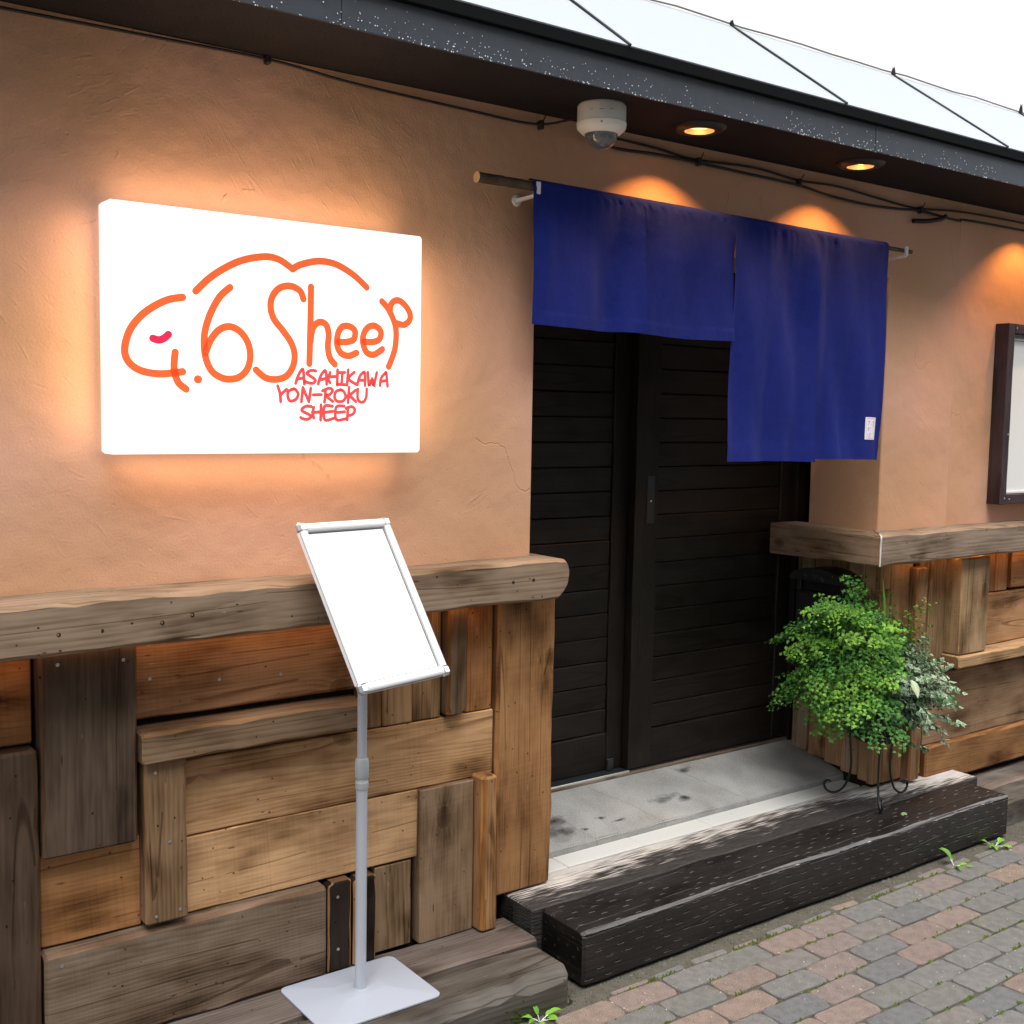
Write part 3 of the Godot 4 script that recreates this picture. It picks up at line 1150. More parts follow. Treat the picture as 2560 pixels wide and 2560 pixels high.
func build_cladding_left() -> void:
	var c := thing("timber_cladding", "patchwork of reclaimed boards below the left ledge, left of the entrance", "wall cladding")
	var z := -0.024
	plank(c, 0.30, 0.671, 0.866, 1.10, z, 0.004, false, "sawn", [0.432, 0.199, 0.080], 1)
	var dk := plank(c, 0.681, 0.905, 0.594, 1.10, z, 0.046, true, "dark", [0.155, 0.108, 0.076], 2, {"edge": Color(1, 0.8, 0.6), "bev": 0.005})
	screw(dk, Vector3(0.72, 1.055, 0.0465))
	screw(dk, Vector3(0.872, 1.05, 0.0465))
	plank(c, 0.30, 0.6735, 0.10, 0.861, z, 0.046, true, "dark", [0.13, 0.085, 0.058], 3, {"bev": 0.008, "edge": Color(1, 0.85, 0.72)})
	plank(c, 0.683, 0.925, 0.361, 0.591, z, 0.002, false, "sawn", [0.566, 0.283, 0.117], 4)
	var pe := plank(c, 0.9085, 1.531, 0.886, 1.10, z, 0.004, false, "arch", [0.532, 0.306, 0.164], 5, {"bev": 0.005})
	for p in [[0.95, 0.985], [1.3, 0.955], [1.13, 0.962]]:
		screw(pe, Vector3(p[0], p[1], 0.0045))
	plank(c, 0.9075, 1.530, 0.790, 0.868, z, 0.072, false, "strip", [0.301, 0.200, 0.125], 6, {"bev": 0.006, "wander": 0.0018, "relief": 0.25, "edge": Color(1, 0.86, 0.72)})
	var pg := plank(c, 0.9195, 1.026, 0.374, 0.788, z, 0.052, true, "strip", [0.317, 0.196, 0.109], 7, {"bev": 0.006, "relief": 0.2})
	for p in [[0.945, 0.395], [1.005, 0.40], [0.98, 0.58], [0.945, 0.76]]:
		screw(pg, Vector3(p[0], p[1], 0.0525))
	plank(c, 0.9285, 1.996, 0.5655, 0.7635, z, 0.0035, false, "arch", [0.702, 0.416, 0.212], 8, {"relief": 0.08})
	plank(c, 0.9285, 1.7405, 0.361, 0.5635, z, 0.002, false, "sawn", [0.792, 0.480, 0.252], 9)
	var pj := plank(c, 0.681, 1.4215, 0.102, 0.3585, z, 0.041, false, "arch", [0.285, 0.211, 0.154], 10, {"bev": 0.007, "edge": Color(1, 0.85, 0.78), "relief": 0.3})
	screw(pj, Vector3(0.72, 0.325, 0.0415))
	for k in 2:
		var x0: float = [1.4285, 1.509][k]
		var p := plank(c, x0, x0 + 0.0725, 0.102, [0.356, 0.351][k], z, 0.032, true, "sawn", [0.432, 0.239, 0.120], 11 + k, {"bev": 0.004, "edge": Color(1, 1, 1), "face": Color(0.085, 0.105, 0.15), "end": Color(0.5, 0.5, 0.55), "r1hi": 0.010})
		screw(p, Vector3(x0 + 0.03, 0.315, 0.0325))
		screw(p, Vector3(x0 + 0.032, 0.165, 0.0325))
	plank(c, 1.592, 1.716, 0.102, 0.3555, z, 0.0, true, "strip", [0.367, 0.243, 0.142], 13, {"relief": 0.25})
	plank(c, 1.732, 1.919, 0.102, 0.5635, z, 0.022, true, "sawn", [0.355, 0.239, 0.150], 14)
	plank(c, 1.9205, 1.979, 0.102, 0.578, z, 0.064, true, "strip", [0.514, 0.285, 0.126], 15, {"bev": 0.007, "wander": 0.0018, "edge": Color(1, 0.8, 0.6)})
	plank(c, 1.5335, 1.612, 0.766, 1.10, z, 0.001, true, "strip", [0.330, 0.191, 0.098], 16)
	plank(c, 1.6135, 1.711, 0.766, 1.10, z, 0.004, true, "strip", [0.394, 0.236, 0.123], 17)
	plank(c, 1.7125, 1.808, 0.766, 1.10, z, 0.002, true, "strip", [0.348, 0.210, 0.109], 18)
	plank(c, 1.814, 1.884, 0.7715, 1.10, z, 0.034, true, "dark", [0.24, 0.155, 0.09], 19, {"bev": 0.006, "edge": Color(1, 0.72, 0.45), "r0lo": 0.025})
	plank(c, 1.8955, 1.9905, 0.766, 1.10, z, 0.002, true, "sawn", [0.473, 0.221, 0.085], 20, {"edge": Color(1, 0.8, 0.6)})
	plank(c, 2.006, 2.226, 0.1735, 1.10, -0.15, 0.010, true, "sawn", [0.452, 0.234, 0.102], 21, {"bev": 0.006, "wander": 0.0022, "relief": 0.2})
	# lining boards of the left side of the entrance
	for k in 3:
		part("plank", board(0.85 - 0.015 * k, 0.085, 0.03, 0.003, 70 + k), tmat("sawn", 0.3, 0.19, 0.11, 0.1), c, Transform3D(Basis(Vector3.UP, Vector3.BACK, Vector3.RIGHT), Vector3(2.185, 0.24, -0.2 - 0.088 * k)))
	led_strip("warm light strip tucked under the left ledge above the board patchwork", 0.45, 1.95, 1.0968, 0.05)


func led_strip(label: String, x0: float, x1: float, y: float, z: float) -> void:
	var t := thing("light_strip", label, "light strip", Vector3((x0 + x1) / 2, y, z), "warm light strips under the ledges")
	var glow := mat(1, 0.75, 0.45)
	glow.emission_enabled = true
	glow.emission = Color(1.0, 0.62, 0.26)
	glow.emission_energy_multiplier = 1.0
	var l := x1 - x0
	part("glowing_tape", box_mesh(Vector3(-l / 2, -0.001, -0.004), Vector3(l / 2, 0.002, 0.004)), glow, t)
	var a := AreaLight3D.new()
	a.name = "light"
	a.area_size = Vector2(l, 0.008)
	a.light_color = Color(1.0, 0.72, 0.42)
	a.light_energy = 0.0045 * l
	a.area_range = 4.0
	a.area_attenuation = 2.0
	a.shadow_enabled = true
	a.rotation_degrees = Vector3(-90, 0, 0)
	a.position = Vector3(0, -0.003, 0)
	t.add_child(a)


func build_cladding_right() -> void:
	var c := thing("timber_cladding", "patchwork of reclaimed boards below the right ledge, behind the potted plants", "wall cladding")
	var z := -0.022
	plank(c, 3.872, 3.935, 0.98, 1.10, z, 0.004, true, "sawn", [0.473, 0.265, 0.132], 31)
	plank(c, 3.872, 3.935, 0.19, 0.977, z, 0.006, true, "sawn", [0.473, 0.274, 0.139], 32)
	plank(c, 3.938, 4.085, 0.185, 1.10, z, 0.003, true, "sawn", [0.515, 0.305, 0.158], 33)
	plank(c, 4.062, 4.132, 0.18, 1.062, 0.0035, 0.044, true, "strip", [0.422, 0.247, 0.123], 34, {"bev": 0.005, "wander": 0.0018, "edge": Color(1, 0.82, 0.66)})
	plank(c, 4.136, 4.20, 0.18, 1.10, z, 0.001, true, "sawn", [0.432, 0.247, 0.125], 35)
	plank(c, 4.2015, 4.385, 0.596, 1.10, z, 0.006, true, "strip", [0.422, 0.278, 0.154], 36)
	plank(c, 4.312, 4.512, 0.684, 1.088, 0.0065, 0.082, true, "sawn", [0.493, 0.327, 0.182], 37, {"bev": 0.004, "relief": 0.1})
	plank(c, 4.303, 5.4, 0.628, 0.682, 0.0065, 0.092, false, "strip", [0.606, 0.390, 0.211], 38, {"bev": 0.005, "wander": 0.0018, "edge": Color(1, 0.9, 0.8)})
	plank(c, 4.52, 4.682, 0.915, 1.10, z, 0.004, true, "sawn", [0.473, 0.247, 0.117], 39)
	plank(c, 4.684, 4.777, 0.915, 1.10, z, 0.008, true, "sawn", [0.515, 0.265, 0.125], 40)
	plank(c, 4.779, 5.6, 0.9255, 1.10, z, 0.024, false, "arch", [0.566, 0.309, 0.153], 41)
	plank(c, 4.514, 5.5, 0.6835, 0.911, z, 0.012, false, "arch", [0.617, 0.354, 0.182], 42)
	plank(c, 4.2025, 6.2, 0.297, 0.594, z, 0.004, false, "sawn", [0.432, 0.274, 0.165], 43, {"relief": 0.06})
	plank(c, 4.205, 6.4, 0.13, 0.295, z, 0.024, false, "arch", [0.412, 0.212, 0.091], 44, {"bev": 0.007, "edge": Color(1, 0.9, 0.84), "relief": 0.2})
	plank(c, 5.41, 6.6, 0.60, 1.10, z, 0.01, false, "sawn", [0.464, 0.265, 0.132], 45)
	# boards of the side that faces the doors
	var side := Basis(Vector3.UP, Vector3.FORWARD, Vector3.LEFT)
	var tones := [[0.46, 0.33, 0.22], [0.55, 0.31, 0.16], [0.52, 0.30, 0.155], [0.48, 0.31, 0.19], [0.62, 0.37, 0.195]]
	var edges := [-0.405, -0.325, -0.24, -0.155, -0.075, 0.004]
	for k in 5:
		var zc: float = (edges[k] + edges[k + 1]) / 2.0
		part("plank", board(0.865 + 0.012 * k, edges[k + 1] - edges[k] - 0.002, 0.024 + (0.014 if k == 0 else 0.003 * (k % 2)), 0.004, 50 + k), tmat("sawn", tones[k][0], tones[k][1], tones[k][2], 0.14), c, Transform3D(side, Vector3(3.9, 0.25 - 0.014 * k, zc)))
	led_strip("warm light strip tucked under the right ledge above the boards", 3.95, 5.6, 1.0968, 0.05)


func build_ledges() -> void:
	var l := board(2.0, 0.119, 0.228, 0.007, 61, {"zf0": 0.115, "wander": 0.0018, "edge": Color(1, 0.92, 0.84), "r1lo": 0.05, "r1hi": 0.022, "segs": 34})
	var o := part("timber_ledge", l, tmat("strip", 0.36, 0.262, 0.185, 0.14, 0.95, 0.25), self, lying(0.2, 1.1605, -0.12))
	for p in [[0.69, 1.150], [0.787, 1.148], [0.93, 1.152], [1.005, 1.163], [1.985, 1.164], [2.06, 1.166]]:
		var hole := start()
		lathe(hole, [Vector2(0.0052, 0.0), Vector2(0.0048, 0.0012), Vector2(0.0, 0.0012)], 12)
		var zf: float = -0.12 + 0.228 + 0.115 * pow(1.0 - (p[0] - 0.2) / 2.0, 2.0)
		part("bolt_hole", hole.commit(), mat(0.012, 0.009, 0.007, 0.9), o, o.transform.affine_inverse() * Transform3D(Basis(Vector3.RIGHT, Vector3.BACK, Vector3.DOWN), Vector3(p[0], p[1], zf - 0.0002)))
		if p[0] < 1.2 and p[0] != 0.787:
			var bolt := start()
			lathe(bolt, [Vector2(0.003, 0.0), Vector2(0.0024, 0.0012), Vector2(0.0, 0.0014)], 10)
			part("bolt", bolt.commit(), mat(0.5, 0.26, 0.1, 0.4, 0.5, 0.8), o, o.transform.affine_inverse() * Transform3D(Basis(Vector3.RIGHT, Vector3.BACK, Vector3.DOWN), Vector3(p[0] - 0.0015, p[1], zf + 0.0008)))
	tag(o, "thick weathered timber ledge with rounded end left of the doors", "ledge", "weathered ledges on the cladding")
	var t := thing("timber_ledge", "thick weathered timber ledge with mitred white-sealed corner right of the doors", "ledge", Vector3(3.687, 1.16, 0.131), "weathered ledges on the cladding")
	part("front_beam", board(3.4, 0.119, 0.165, 0.006, 62, {"wander": 0.0028, "edge": Color(1, 0.92, 0.84), "mitre0": 1.0, "bow": 0.006, "segs": 40, "uv": Vector2(0.9, 0.1)}), tmat("strip", 0.37, 0.285, 0.215, 0.14, 0.95, 0.25), t, lying(0, 0, -0.165))
	part("side_beam", board(0.545, 0.119, 0.165, 0.004, 63, {"mitre1": 1.0, "wander": 0.003, "uv": Vector2(0.3, 0.2)}), tmat("strip", 0.33, 0.225, 0.15, 0.14, 0.95, 0.25), t, Transform3D(Basis(Vector3.BACK, Vector3.UP, Vector3.LEFT), Vector3(0.165, 0, -0.545)))
	var st := start()
	tube(st, smooth([Vector3(0.001, -0.058, -0.002), Vector3(-0.001, -0.02, 0.0), Vector3(0.0, 0.02, -0.001), Vector3(0.0, 0.054, 0.0), Vector3(0.03, 0.0595, -0.03)]), [0.0035], 6)
	part("corner_sealant", st.commit(), mat(0.7, 0.7, 0.68, 0.6), t)


# ------------------------------------------------------------------ doors
func build_doors() -> void:
	var m1 := tmat("sawn", 0.021, 0.0155, 0.013, 0.12, 0.55, 0.4)
	var m2 := tmat("arch", 0.023, 0.017, 0.0142, 0.12, 0.55, 0.4)
	var m3 := tmat("dark", 0.025, 0.0185, 0.0155, 0.12, 0.5, 0.4)
	var ms := [m1, m2, m3]
	for d in 2:
		var x0: float = [2.16, 2.968][d]
		var x1: float = [2.985, 3.878][d]
		var zf: float = [-0.502, -0.452][d]
		var t := thing("sliding_door", ["rear sliding door of near-black planks, behind the left end of the curtain", "front sliding door of near-black planks with a long recessed pull"][d], "door", Vector3(x0, 0.286, zf), "black plank sliding doors")
		var sw: float = [0.075, 0.118][d]
		var rw := 0.088
		part("stile", board(1.93, sw, 0.04, 0.0025, 200 + d), ms[d], t, upright(sw / 2, 0, -0.04))
		part("stile", board(1.93, rw, 0.04, 0.0025, 202 + d), ms[d], t, upright(x1 - x0 - rw / 2, 0, -0.04))
		part("bottom_rail", board(x1 - x0 - sw - rw - 0.002, 0.144, 0.037, 0.002, 204 + d), ms[1], t, lying(sw + 0.001, 0.072, -0.04))
		part("top_rail", board(x1 - x0 - sw - rw - 0.002, 0.1, 0.037, 0.002, 206 + d), ms[1], t, lying(sw + 0.001, 1.88, -0.04))
		for k in 18:
			var y := 0.147 + k * 0.0934
			# shiplap: each plank leans a little, its lower edge proud of the one below
			var b := Transform3D(Basis(Vector3.RIGHT, 0.055), Vector3(sw + 0.001, y + 0.0465, -0.034))
			part("plank", board(x1 - x0 - sw - rw - 0.002, 0.0915, 0.024, 0.0022, 210 + d * 30 + k, {"segs": 4, "edge": Color(0.95, 0.95, 0.95), "wander": 0.0004}), ms[(k * 7 + d) % 3], t, b)
		if d == 1:
			var h := start()
			box(h, Vector3(0.058, 0.956, 0.0), Vector3(0.097, 0.966, 0.003), 0.001)
			box(h, Vector3(0.058, 1.130, 0.0), Vector3(0.097, 1.140, 0.003), 0.001)
			box(h, Vector3(0.058, 0.966, 0.0), Vector3(0.064, 1.130, 0.0032), 0.001)
			box(h, Vector3(0.091, 0.966, 0.0), Vector3(0.097, 1.130, 0.0028), 0.001)
			box(h, Vector3(0.064, 0.966, 0.0004), Vector3(0.091, 1.130, 0.001))
			part("recessed_pull", h.commit(), mat(0.045, 0.048, 0.05, 0.4, 0.5, 0.5), t)
			var kn := start()
			lathe(kn, [Vector2(0.005, 0), Vector2(0.004, 0.002), Vector2(0, 0.003)], 10)
			part("lock", kn.commit(), mat(0.5, 0.5, 0.5, 0.25, 0.5, 0.9), t, Transform3D(Basis(Vector3.RIGHT, Vector3.BACK, Vector3.DOWN), Vector3(0.08, 1.042, 0.001)))
		else:
			part("floor_guide", box_mesh(Vector3(0.735, 0.0, 0.002), Vector3(0.765, 0.045, 0.014), 0.002), mat(0.03, 0.03, 0.032, 0.4), t)
	var s := thing("door_sill", "brown timber sill with silver-edged track under the sliding doors", "sill", Vector3(2.1, 0.25, -0.43))
	part("timber_sill", board(1.82, 0.045, 0.20, 0.003, 260), tmat("dark", 0.26, 0.2, 0.155, 0.1, 0.8), s, Transform3D(Basis(Vector3.RIGHT, Vector3.UP, Vector3.BACK), Vector3(0, 0.0085, -0.206)))
	part("track_rail", box_mesh(Vector3(0.03, 0.030, -0.016), Vector3(0.865, 0.0385, -0.0105), 0.001), mat(0.75, 0.75, 0.74, 0.3, 0.5, 0.8), s)
	part("track_floor", box_mesh(Vector3(0.03, 0.0315, -0.15), Vector3(1.79, 0.0335, -0.018)), mat(0.05, 0.055, 0.06, 0.4, 0.5, 0.5), s)


# ------------------------------------------------------------------ concrete step and white tiles behind the sleepers
func build_step() -> void:
	var t := thing("concrete_step", "sloping grey concrete doorstep with damp foot marks", "step", Vector3(2.1, 0, -0.155))
	var st := start()
	var x0 := 0.0
	var x1 := 1.80
	var n := 30
	for i in n:
		var a := lerpf(x0, x1, float(i) / n)
		var b := lerpf(x0, x1, float(i + 1) / n)
		var pr := [Vector2(0.0, 0.0), Vector2(0.0, 0.184), Vector2(-0.004, 0.191), Vector2(-0.012, 0.1955), Vector2(-0.30, 0.276), Vector2(-0.40, 0.276)]
		for k in 5:
			var wa := 0.0018 * ns.get_noise_2d(a * 20.0, k * 9.0) if k in [1, 2] else 0.0
			var wb := 0.0018 * ns.get_noise_2d(b * 20.0, k * 9.0) if k in [1, 2] else 0.0
			var p: Vector2 = pr[k]
			var q: Vector2 = pr[k + 1]
			var va: float = 0.98 - [0.0, 0.18, 0.195, 0.21, 0.60, 0.7][k] * 1.6
			var vb: float = 0.98 - [0.0, 0.18, 0.195, 0.21, 0.60, 0.7][k + 1] * 1.6
			quad(st, Vector3(a, p.y + wa, p.x), Vector3(b, p.y + wb, p.x), Vector3(b, q.y, q.x), Vector3(a, q.y, q.x), Color.WHITE, Vector2(a / 1.9, va), Vector2(b / 1.9, va), Vector2(b / 1.9, vb), Vector2(a / 1.9, vb))
	var m := tmat("concrete", 0.45, 0.45, 0.445, 0.12, 0.9, 0.3, false)
	part("slab", st.commit(), m, t)
	var row := thing("tile_strip", "narrow strip of white tiles along the foot of the doorstep", "tiles", Vector3(2.15, 0.167, -0.154))
	var x := 0.0
	var k := 0
	while x < 1.74:
		var l := minf([0.21, 0.34, 0.34, 0.15, 0.34, 0.34][k % 6], 1.74 - x)
		part("tile", box_mesh(Vector3(x + 0.001, -0.02, 0), Vector3(x + l - 0.001, 0.0 + 0.0005 * (k % 2), 0.09), 0.002), mat(0.66, 0.67, 0.655, 0.5, 0.4), row)
		x += l
		k += 1


func build_sleepers() -> void:
	var flat := Basis(Vector3.RIGHT, Vector3.FORWARD, Vector3.UP)
	var tar := tmat("tar", 0.95, 0.83, 0.78, 0.5, 0.36, 0.5)
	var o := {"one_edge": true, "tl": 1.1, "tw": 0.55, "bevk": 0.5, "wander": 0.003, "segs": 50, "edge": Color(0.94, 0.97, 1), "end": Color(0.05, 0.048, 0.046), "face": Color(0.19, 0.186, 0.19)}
	var grp := "railway sleepers along the foot of the front"
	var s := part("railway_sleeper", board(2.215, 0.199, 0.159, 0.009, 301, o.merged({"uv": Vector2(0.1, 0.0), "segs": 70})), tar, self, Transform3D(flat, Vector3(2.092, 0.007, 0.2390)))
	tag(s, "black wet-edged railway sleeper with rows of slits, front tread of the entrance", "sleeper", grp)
	var ble := tmat("bleached", 0.82, 0.80, 0.79, 0.25, 0.7, 0.4)
	s = part("railway_sleeper", board(2.35, 0.197, 0.163, 0.004, 302, {"tl": 2.4, "tw": 0.64, "uv": Vector2(0, 0), "wander": 0.003, "segs": 40, "one_edge": true, "edge": Color(0.9, 0.88, 0.86), "end": Color(0.05, 0.05, 0.05)}), ble, self, Transform3D(flat, Vector3(2.058, 0.004, 0.0395)))
	tag(s, "dark railway sleeper with pale worn back edge, behind the slitted one", "sleeper", grp)
	var old := tmat("strip", 0.14, 0.125, 0.11, 0.2, 0.55, 0.45)
	s = part("railway_sleeper", board(2.4, 0.178, 0.13, 0.006, 303, {"wander": 0.0018, "segs": 40}), tmat("strip", 0.19, 0.155, 0.14, 0.2, 0.7, 0.4), self, Transform3D(flat, Vector3(-0.35, -0.03, 0.0915)))
	tag(s, "brown weathered sleeper against the left boards, behind the poster stand foot", "sleeper", grp)
	s = part("railway_sleeper", board(2.38, 0.2, 0.13, 0.022, 304, {"wander": 0.0022, "segs": 44, "r1lo": 0.02, "edge": Color(0.75, 0.75, 0.72)}), old, self, Transform3D(flat, Vector3(-0.35, -0.03, 0.2835)))
	tag(s, "greenish rounded sleeper at the kerb, in front of the poster stand", "sleeper", grp)
	s = part("railway_sleeper", board(2.6, 0.16, 0.13, 0.006, 305, {"wander": 0.0018, "segs": 30}), tmat("grey", 0.26, 0.215, 0.185, 0.3, 0.8, 0.4), self, Transform3D(flat, Vector3(4.325, -0.03, 0.0585)))
	tag(s, "grey-brown sleeper right of the entrance, against the boards", "sleeper", grp)
	s = part("railway_sleeper", board(2.6, 0.14, 0.13, 0.010, 306, {"wander": 0.0018, "segs": 30}), tmat("grey", 0.24, 0.22, 0.19, 0.3, 0.8, 0.4), self, Transform3D(flat, Vector3(4.33, -0.03, 0.2105)))
	tag(s, "grey sleeper right of the entrance, at the kerb", "sleeper", grp)
	# algae film creeping up the kerb sleeper
	var al := start()
	for k in 500:
		var x := rng.randf_range(0.9, 2.02)
		var y := absf(rng.randfn(0, 0.022)) - 0.012
		lump_z(al, Vector3(x, y, 0.381), rng.randf_range(0.003, 0.009))
	tag(part("algae", al.commit(), mat(0.04, 0.055, 0.016, 0.9, 0.3), s), "", "", "", "stuff")
	(s.get_child(0) as Node3D).transform = s.transform.affine_inverse()


func lump_z(st: SurfaceTool, at: Vector3, rad: float) -> void:
	var pr := Vector3.ZERO
	var first := Vector3.ZERO
	for k in 6:
		var a := TAU * k / 5.0
		var p := first if k == 5 else at + Vector3(cos(a), sin(a), 0) * rad * rng.randf_range(0.6, 1.4)
		if k == 0:
			first = p
		else:
			tri(st, pr, p, at + Vector3(0, 0, 0.0025))
		pr = p


# ------------------------------------------------------------------ lightbox sign
func build_sign() -> void:
	var sg := thing("lightbox_sign", "glowing white lightbox sign with orange line-drawn sheep and lettering on the plaster", "sign", Vector3(0.833, 1.545, 0.0))
	var w := 0.8355
	var h := 0.5805
	var white := mat(0.85, 0.84, 0.82, 0.35, 0.5)
	white.emission_enabled = true
	white.emission = Color(1.0, 0.985, 0.955)
	white.emission_energy_multiplier = 0.25
	part("light_box", box_mesh(Vector3(0, 0, 0.022), Vector3(w, h, 0.1), 0.006), white, sg)
	for p in [[0.1, 0.1], [w - 0.1, 0.1], [0.1, h - 0.1], [w - 0.1, h - 0.1]]:
		part("wall_spacer", box_mesh(Vector3(p[0] - 0.015, p[1] - 0.015, 0), Vector3(p[0] + 0.015, p[1] + 0.015, 0.0215)), mat(0.5, 0.5, 0.5), sg)
	var glow := Color(1.0, 0.82, 0.62)
	var sides := [
		[Vector3(-0.003, h / 2, 0.071), Vector3(0, 90, 0), Vector2(0.05, h - 0.08), 0.0175],
		[Vector3(w + 0.003, h / 2, 0.071), Vector3(0, -90, 0), Vector2(0.05, h - 0.08), 0.0150],
		[Vector3(w / 2, h + 0.003, 0.071), Vector3(90, 0, 0), Vector2(w - 0.08, 0.05), 0.024],
		[Vector3(w / 2, -0.003, 0.071), Vector3(-90, 0, 0), Vector2(w - 0.08, 0.05), 0.022]]
	for s in sides:
		var a := AreaLight3D.new()
		a.name = "edge_light"
		a.position = s[0]
		a.rotation_degrees = s[1]
		a.area_size = s[2]
		a.light_energy = s[3]
		a.light_color = glow
		a.area_range = 5.0
		a.area_attenuation = 2.0
		a.shadow_enabled = true
		sg.add_child(a, true)
	var face := AreaLight3D.new()
	face.name = "face_light"
	face.position = Vector3(w / 2, h / 2, 0.106)
	face.rotation_degrees = Vector3(0, 180, 0)
	face.area_size = Vector2(w - 0.02, h - 0.02)
	face.light_energy = 0.02
	face.light_color = Color(1.0, 0.98, 0.95)
	face.area_range = 6.0
	face.area_attenuation = 2.0
	face.shadow_enabled = true
	sg.add_child(face, true)
	var orange := print_mat(0.95, 0.155, 0.042)
	var red := print_mat(0.95, 0.085, 0.085)
	var crimson := print_mat(0.85, 0.03, 0.10)
	mark(sg, "head_outline", [[171,371,139,364,108,349,76,326,51,297,38,269,33,241,38,220,54,203,78,193,113,189,144,192,170,196]], 8.9, orange)
	mark(sg, "head_outline", [[152,241,149,212,151,191,160,169,178,155]], 8.9, orange)
	mark(sg, "point", [[207,179,208,179]], 10, orange)
	mark(sg, "back_outline", [[203,388,237,421,277,449,324,472,380,485,415,482,440,470,454,461], [454,461,476,474,524,487,569,485,607,471,638,453,665,432]], 8.9, orange)
	mark(sg, "digit", [[289,403,263,379,240,339,226,297,223,263,228,228,242,200,266,185,288,182,313,188,334,210,341,242,334,274,314,299,287,309,260,299,239,273,227,244]], 8.9, orange)
	mark(sg, "letter", [[484,389,476,407,458,417,437,418,415,409,399,388,395,362,404,334,429,306,451,277,460,248,455,218,437,194,408,185,380,189,356,207]], 8.9, orange)
	mark(sg, "letter", [[505,421,504,343,501,228], [504,283,510,317,528,334,547,329,555,306,553,272,559,245,573,229]], 8.9, orange)
	mark(sg, "letter", [[583,287,608,288,628,296,631,317,616,328,596,327,583,311,579,283,589,260,612,252,636,261]], 8.9, orange)
	mark(sg, "letter", [[659,291,687,292,705,301,708,321,690,334,670,329,657,311,655,287,667,263,689,259,713,274]], 8.9, orange)
	mark(sg, "letter", [[711,399,730,381,746,354,755,323,751,274,733,229], [736,371,738,392,754,405,774,400,795,378,797,357,779,342,751,346]], 8.9, orange)
	mark(sg, "eye", [[99,271,113,268,126,273,136,282]], 9, crimson)
	mark(sg, "letter", [[463,177,469,194,478,210,484,210,487,176], [468,188,485,191]], 4.3, red)
	mark(sg, "letter", [[519,210,507,211,496,206,496,201,510,193,518,186,512,179,500,179,490,182]], 4.3, red)
	mark(sg, "letter", [[526,177,532,196,542,210,548,208,550,177], [531,188,549,192]], 4.3, red)
	mark(sg, "letter", [[560,208,554,191,560,181], [555,196,579,198], [581,215,580,176]], 4.3, red)
	mark(sg, "letter", [[583,208,602,209], [595,208,593,178], [580,178,607,177]], 4.3, red)
	mark(sg, "letter", [[612,216,609,177], [630,211,613,195,622,186,639,178]], 4.3, red)
	mark(sg, "letter", [[639,178,645,198,655,210,661,209,662,177], [644,190,661,191]], 4.3, red)
	mark(sg, "letter", [[670,212,674,177,683,195,688,177,697,212]], 4.3, red)
	mark(sg, "letter", [[707,178,710,197,721,210,726,211,730,177], [709,189,728,192]], 4.3, red)
	mark(sg, "letter", [[414,169,421,149,422,130], [420,146,438,161]], 4.3, red)
	mark(sg, "letter", [[458,163,443,156,442,141,449,132,464,137,470,150,464,160,458,163]], 4.3, red)
	mark(sg, "letter", [[479,131,483,167], [483,167,500,131], [500,131,505,166]], 4.3, red)
	mark(sg, "hyphen", [[512,149,535,150]], 4.3, red)
	mark(sg, "letter", [[544,131,547,161], [538,160,557,167,567,162,559,151,548,148,568,133]], 4.3, red)
	mark(sg, "letter", [[591,164,577,159,573,144,581,134,597,135,605,147,599,160,591,164]], 4.3, red)
	mark(sg, "letter", [[615,171,612,131], [634,164,616,150,635,134]], 4.3, red)
	mark(sg, "letter", [[641,167,640,145,647,134,659,135,666,148,667,168]], 4.3, red)
	mark(sg, "letter", [[507,119,493,120,481,113,482,107,498,100,506,94,498,87,486,87,477,91]], 4.3, red)
	mark(sg, "letter", [[514,117,510,105,514,90], [511,104,532,106], [534,124,533,85]], 4.3, red)
	mark(sg, "letter", [[567,121,544,120,545,86,571,90], [546,105,568,108]], 4.3, red)
	mark(sg, "letter", [[601,122,578,119,578,87,605,89], [578,105,602,107]], 4.3, red)
	mark(sg, "letter", [[612,119,610,86], [606,116,623,121,632,113,627,102,613,97]], 4.3, red)


func print_mat(r: float, g: float, b: float) -> StandardMaterial3D:
	var m := mat(r * 0.75, g * 0.75, b * 0.75, 0.5, 0.3)
	m.emission_enabled = true
	m.emission = lin(r, g, b)
	m.emission_energy_multiplier = 0.11
	return m


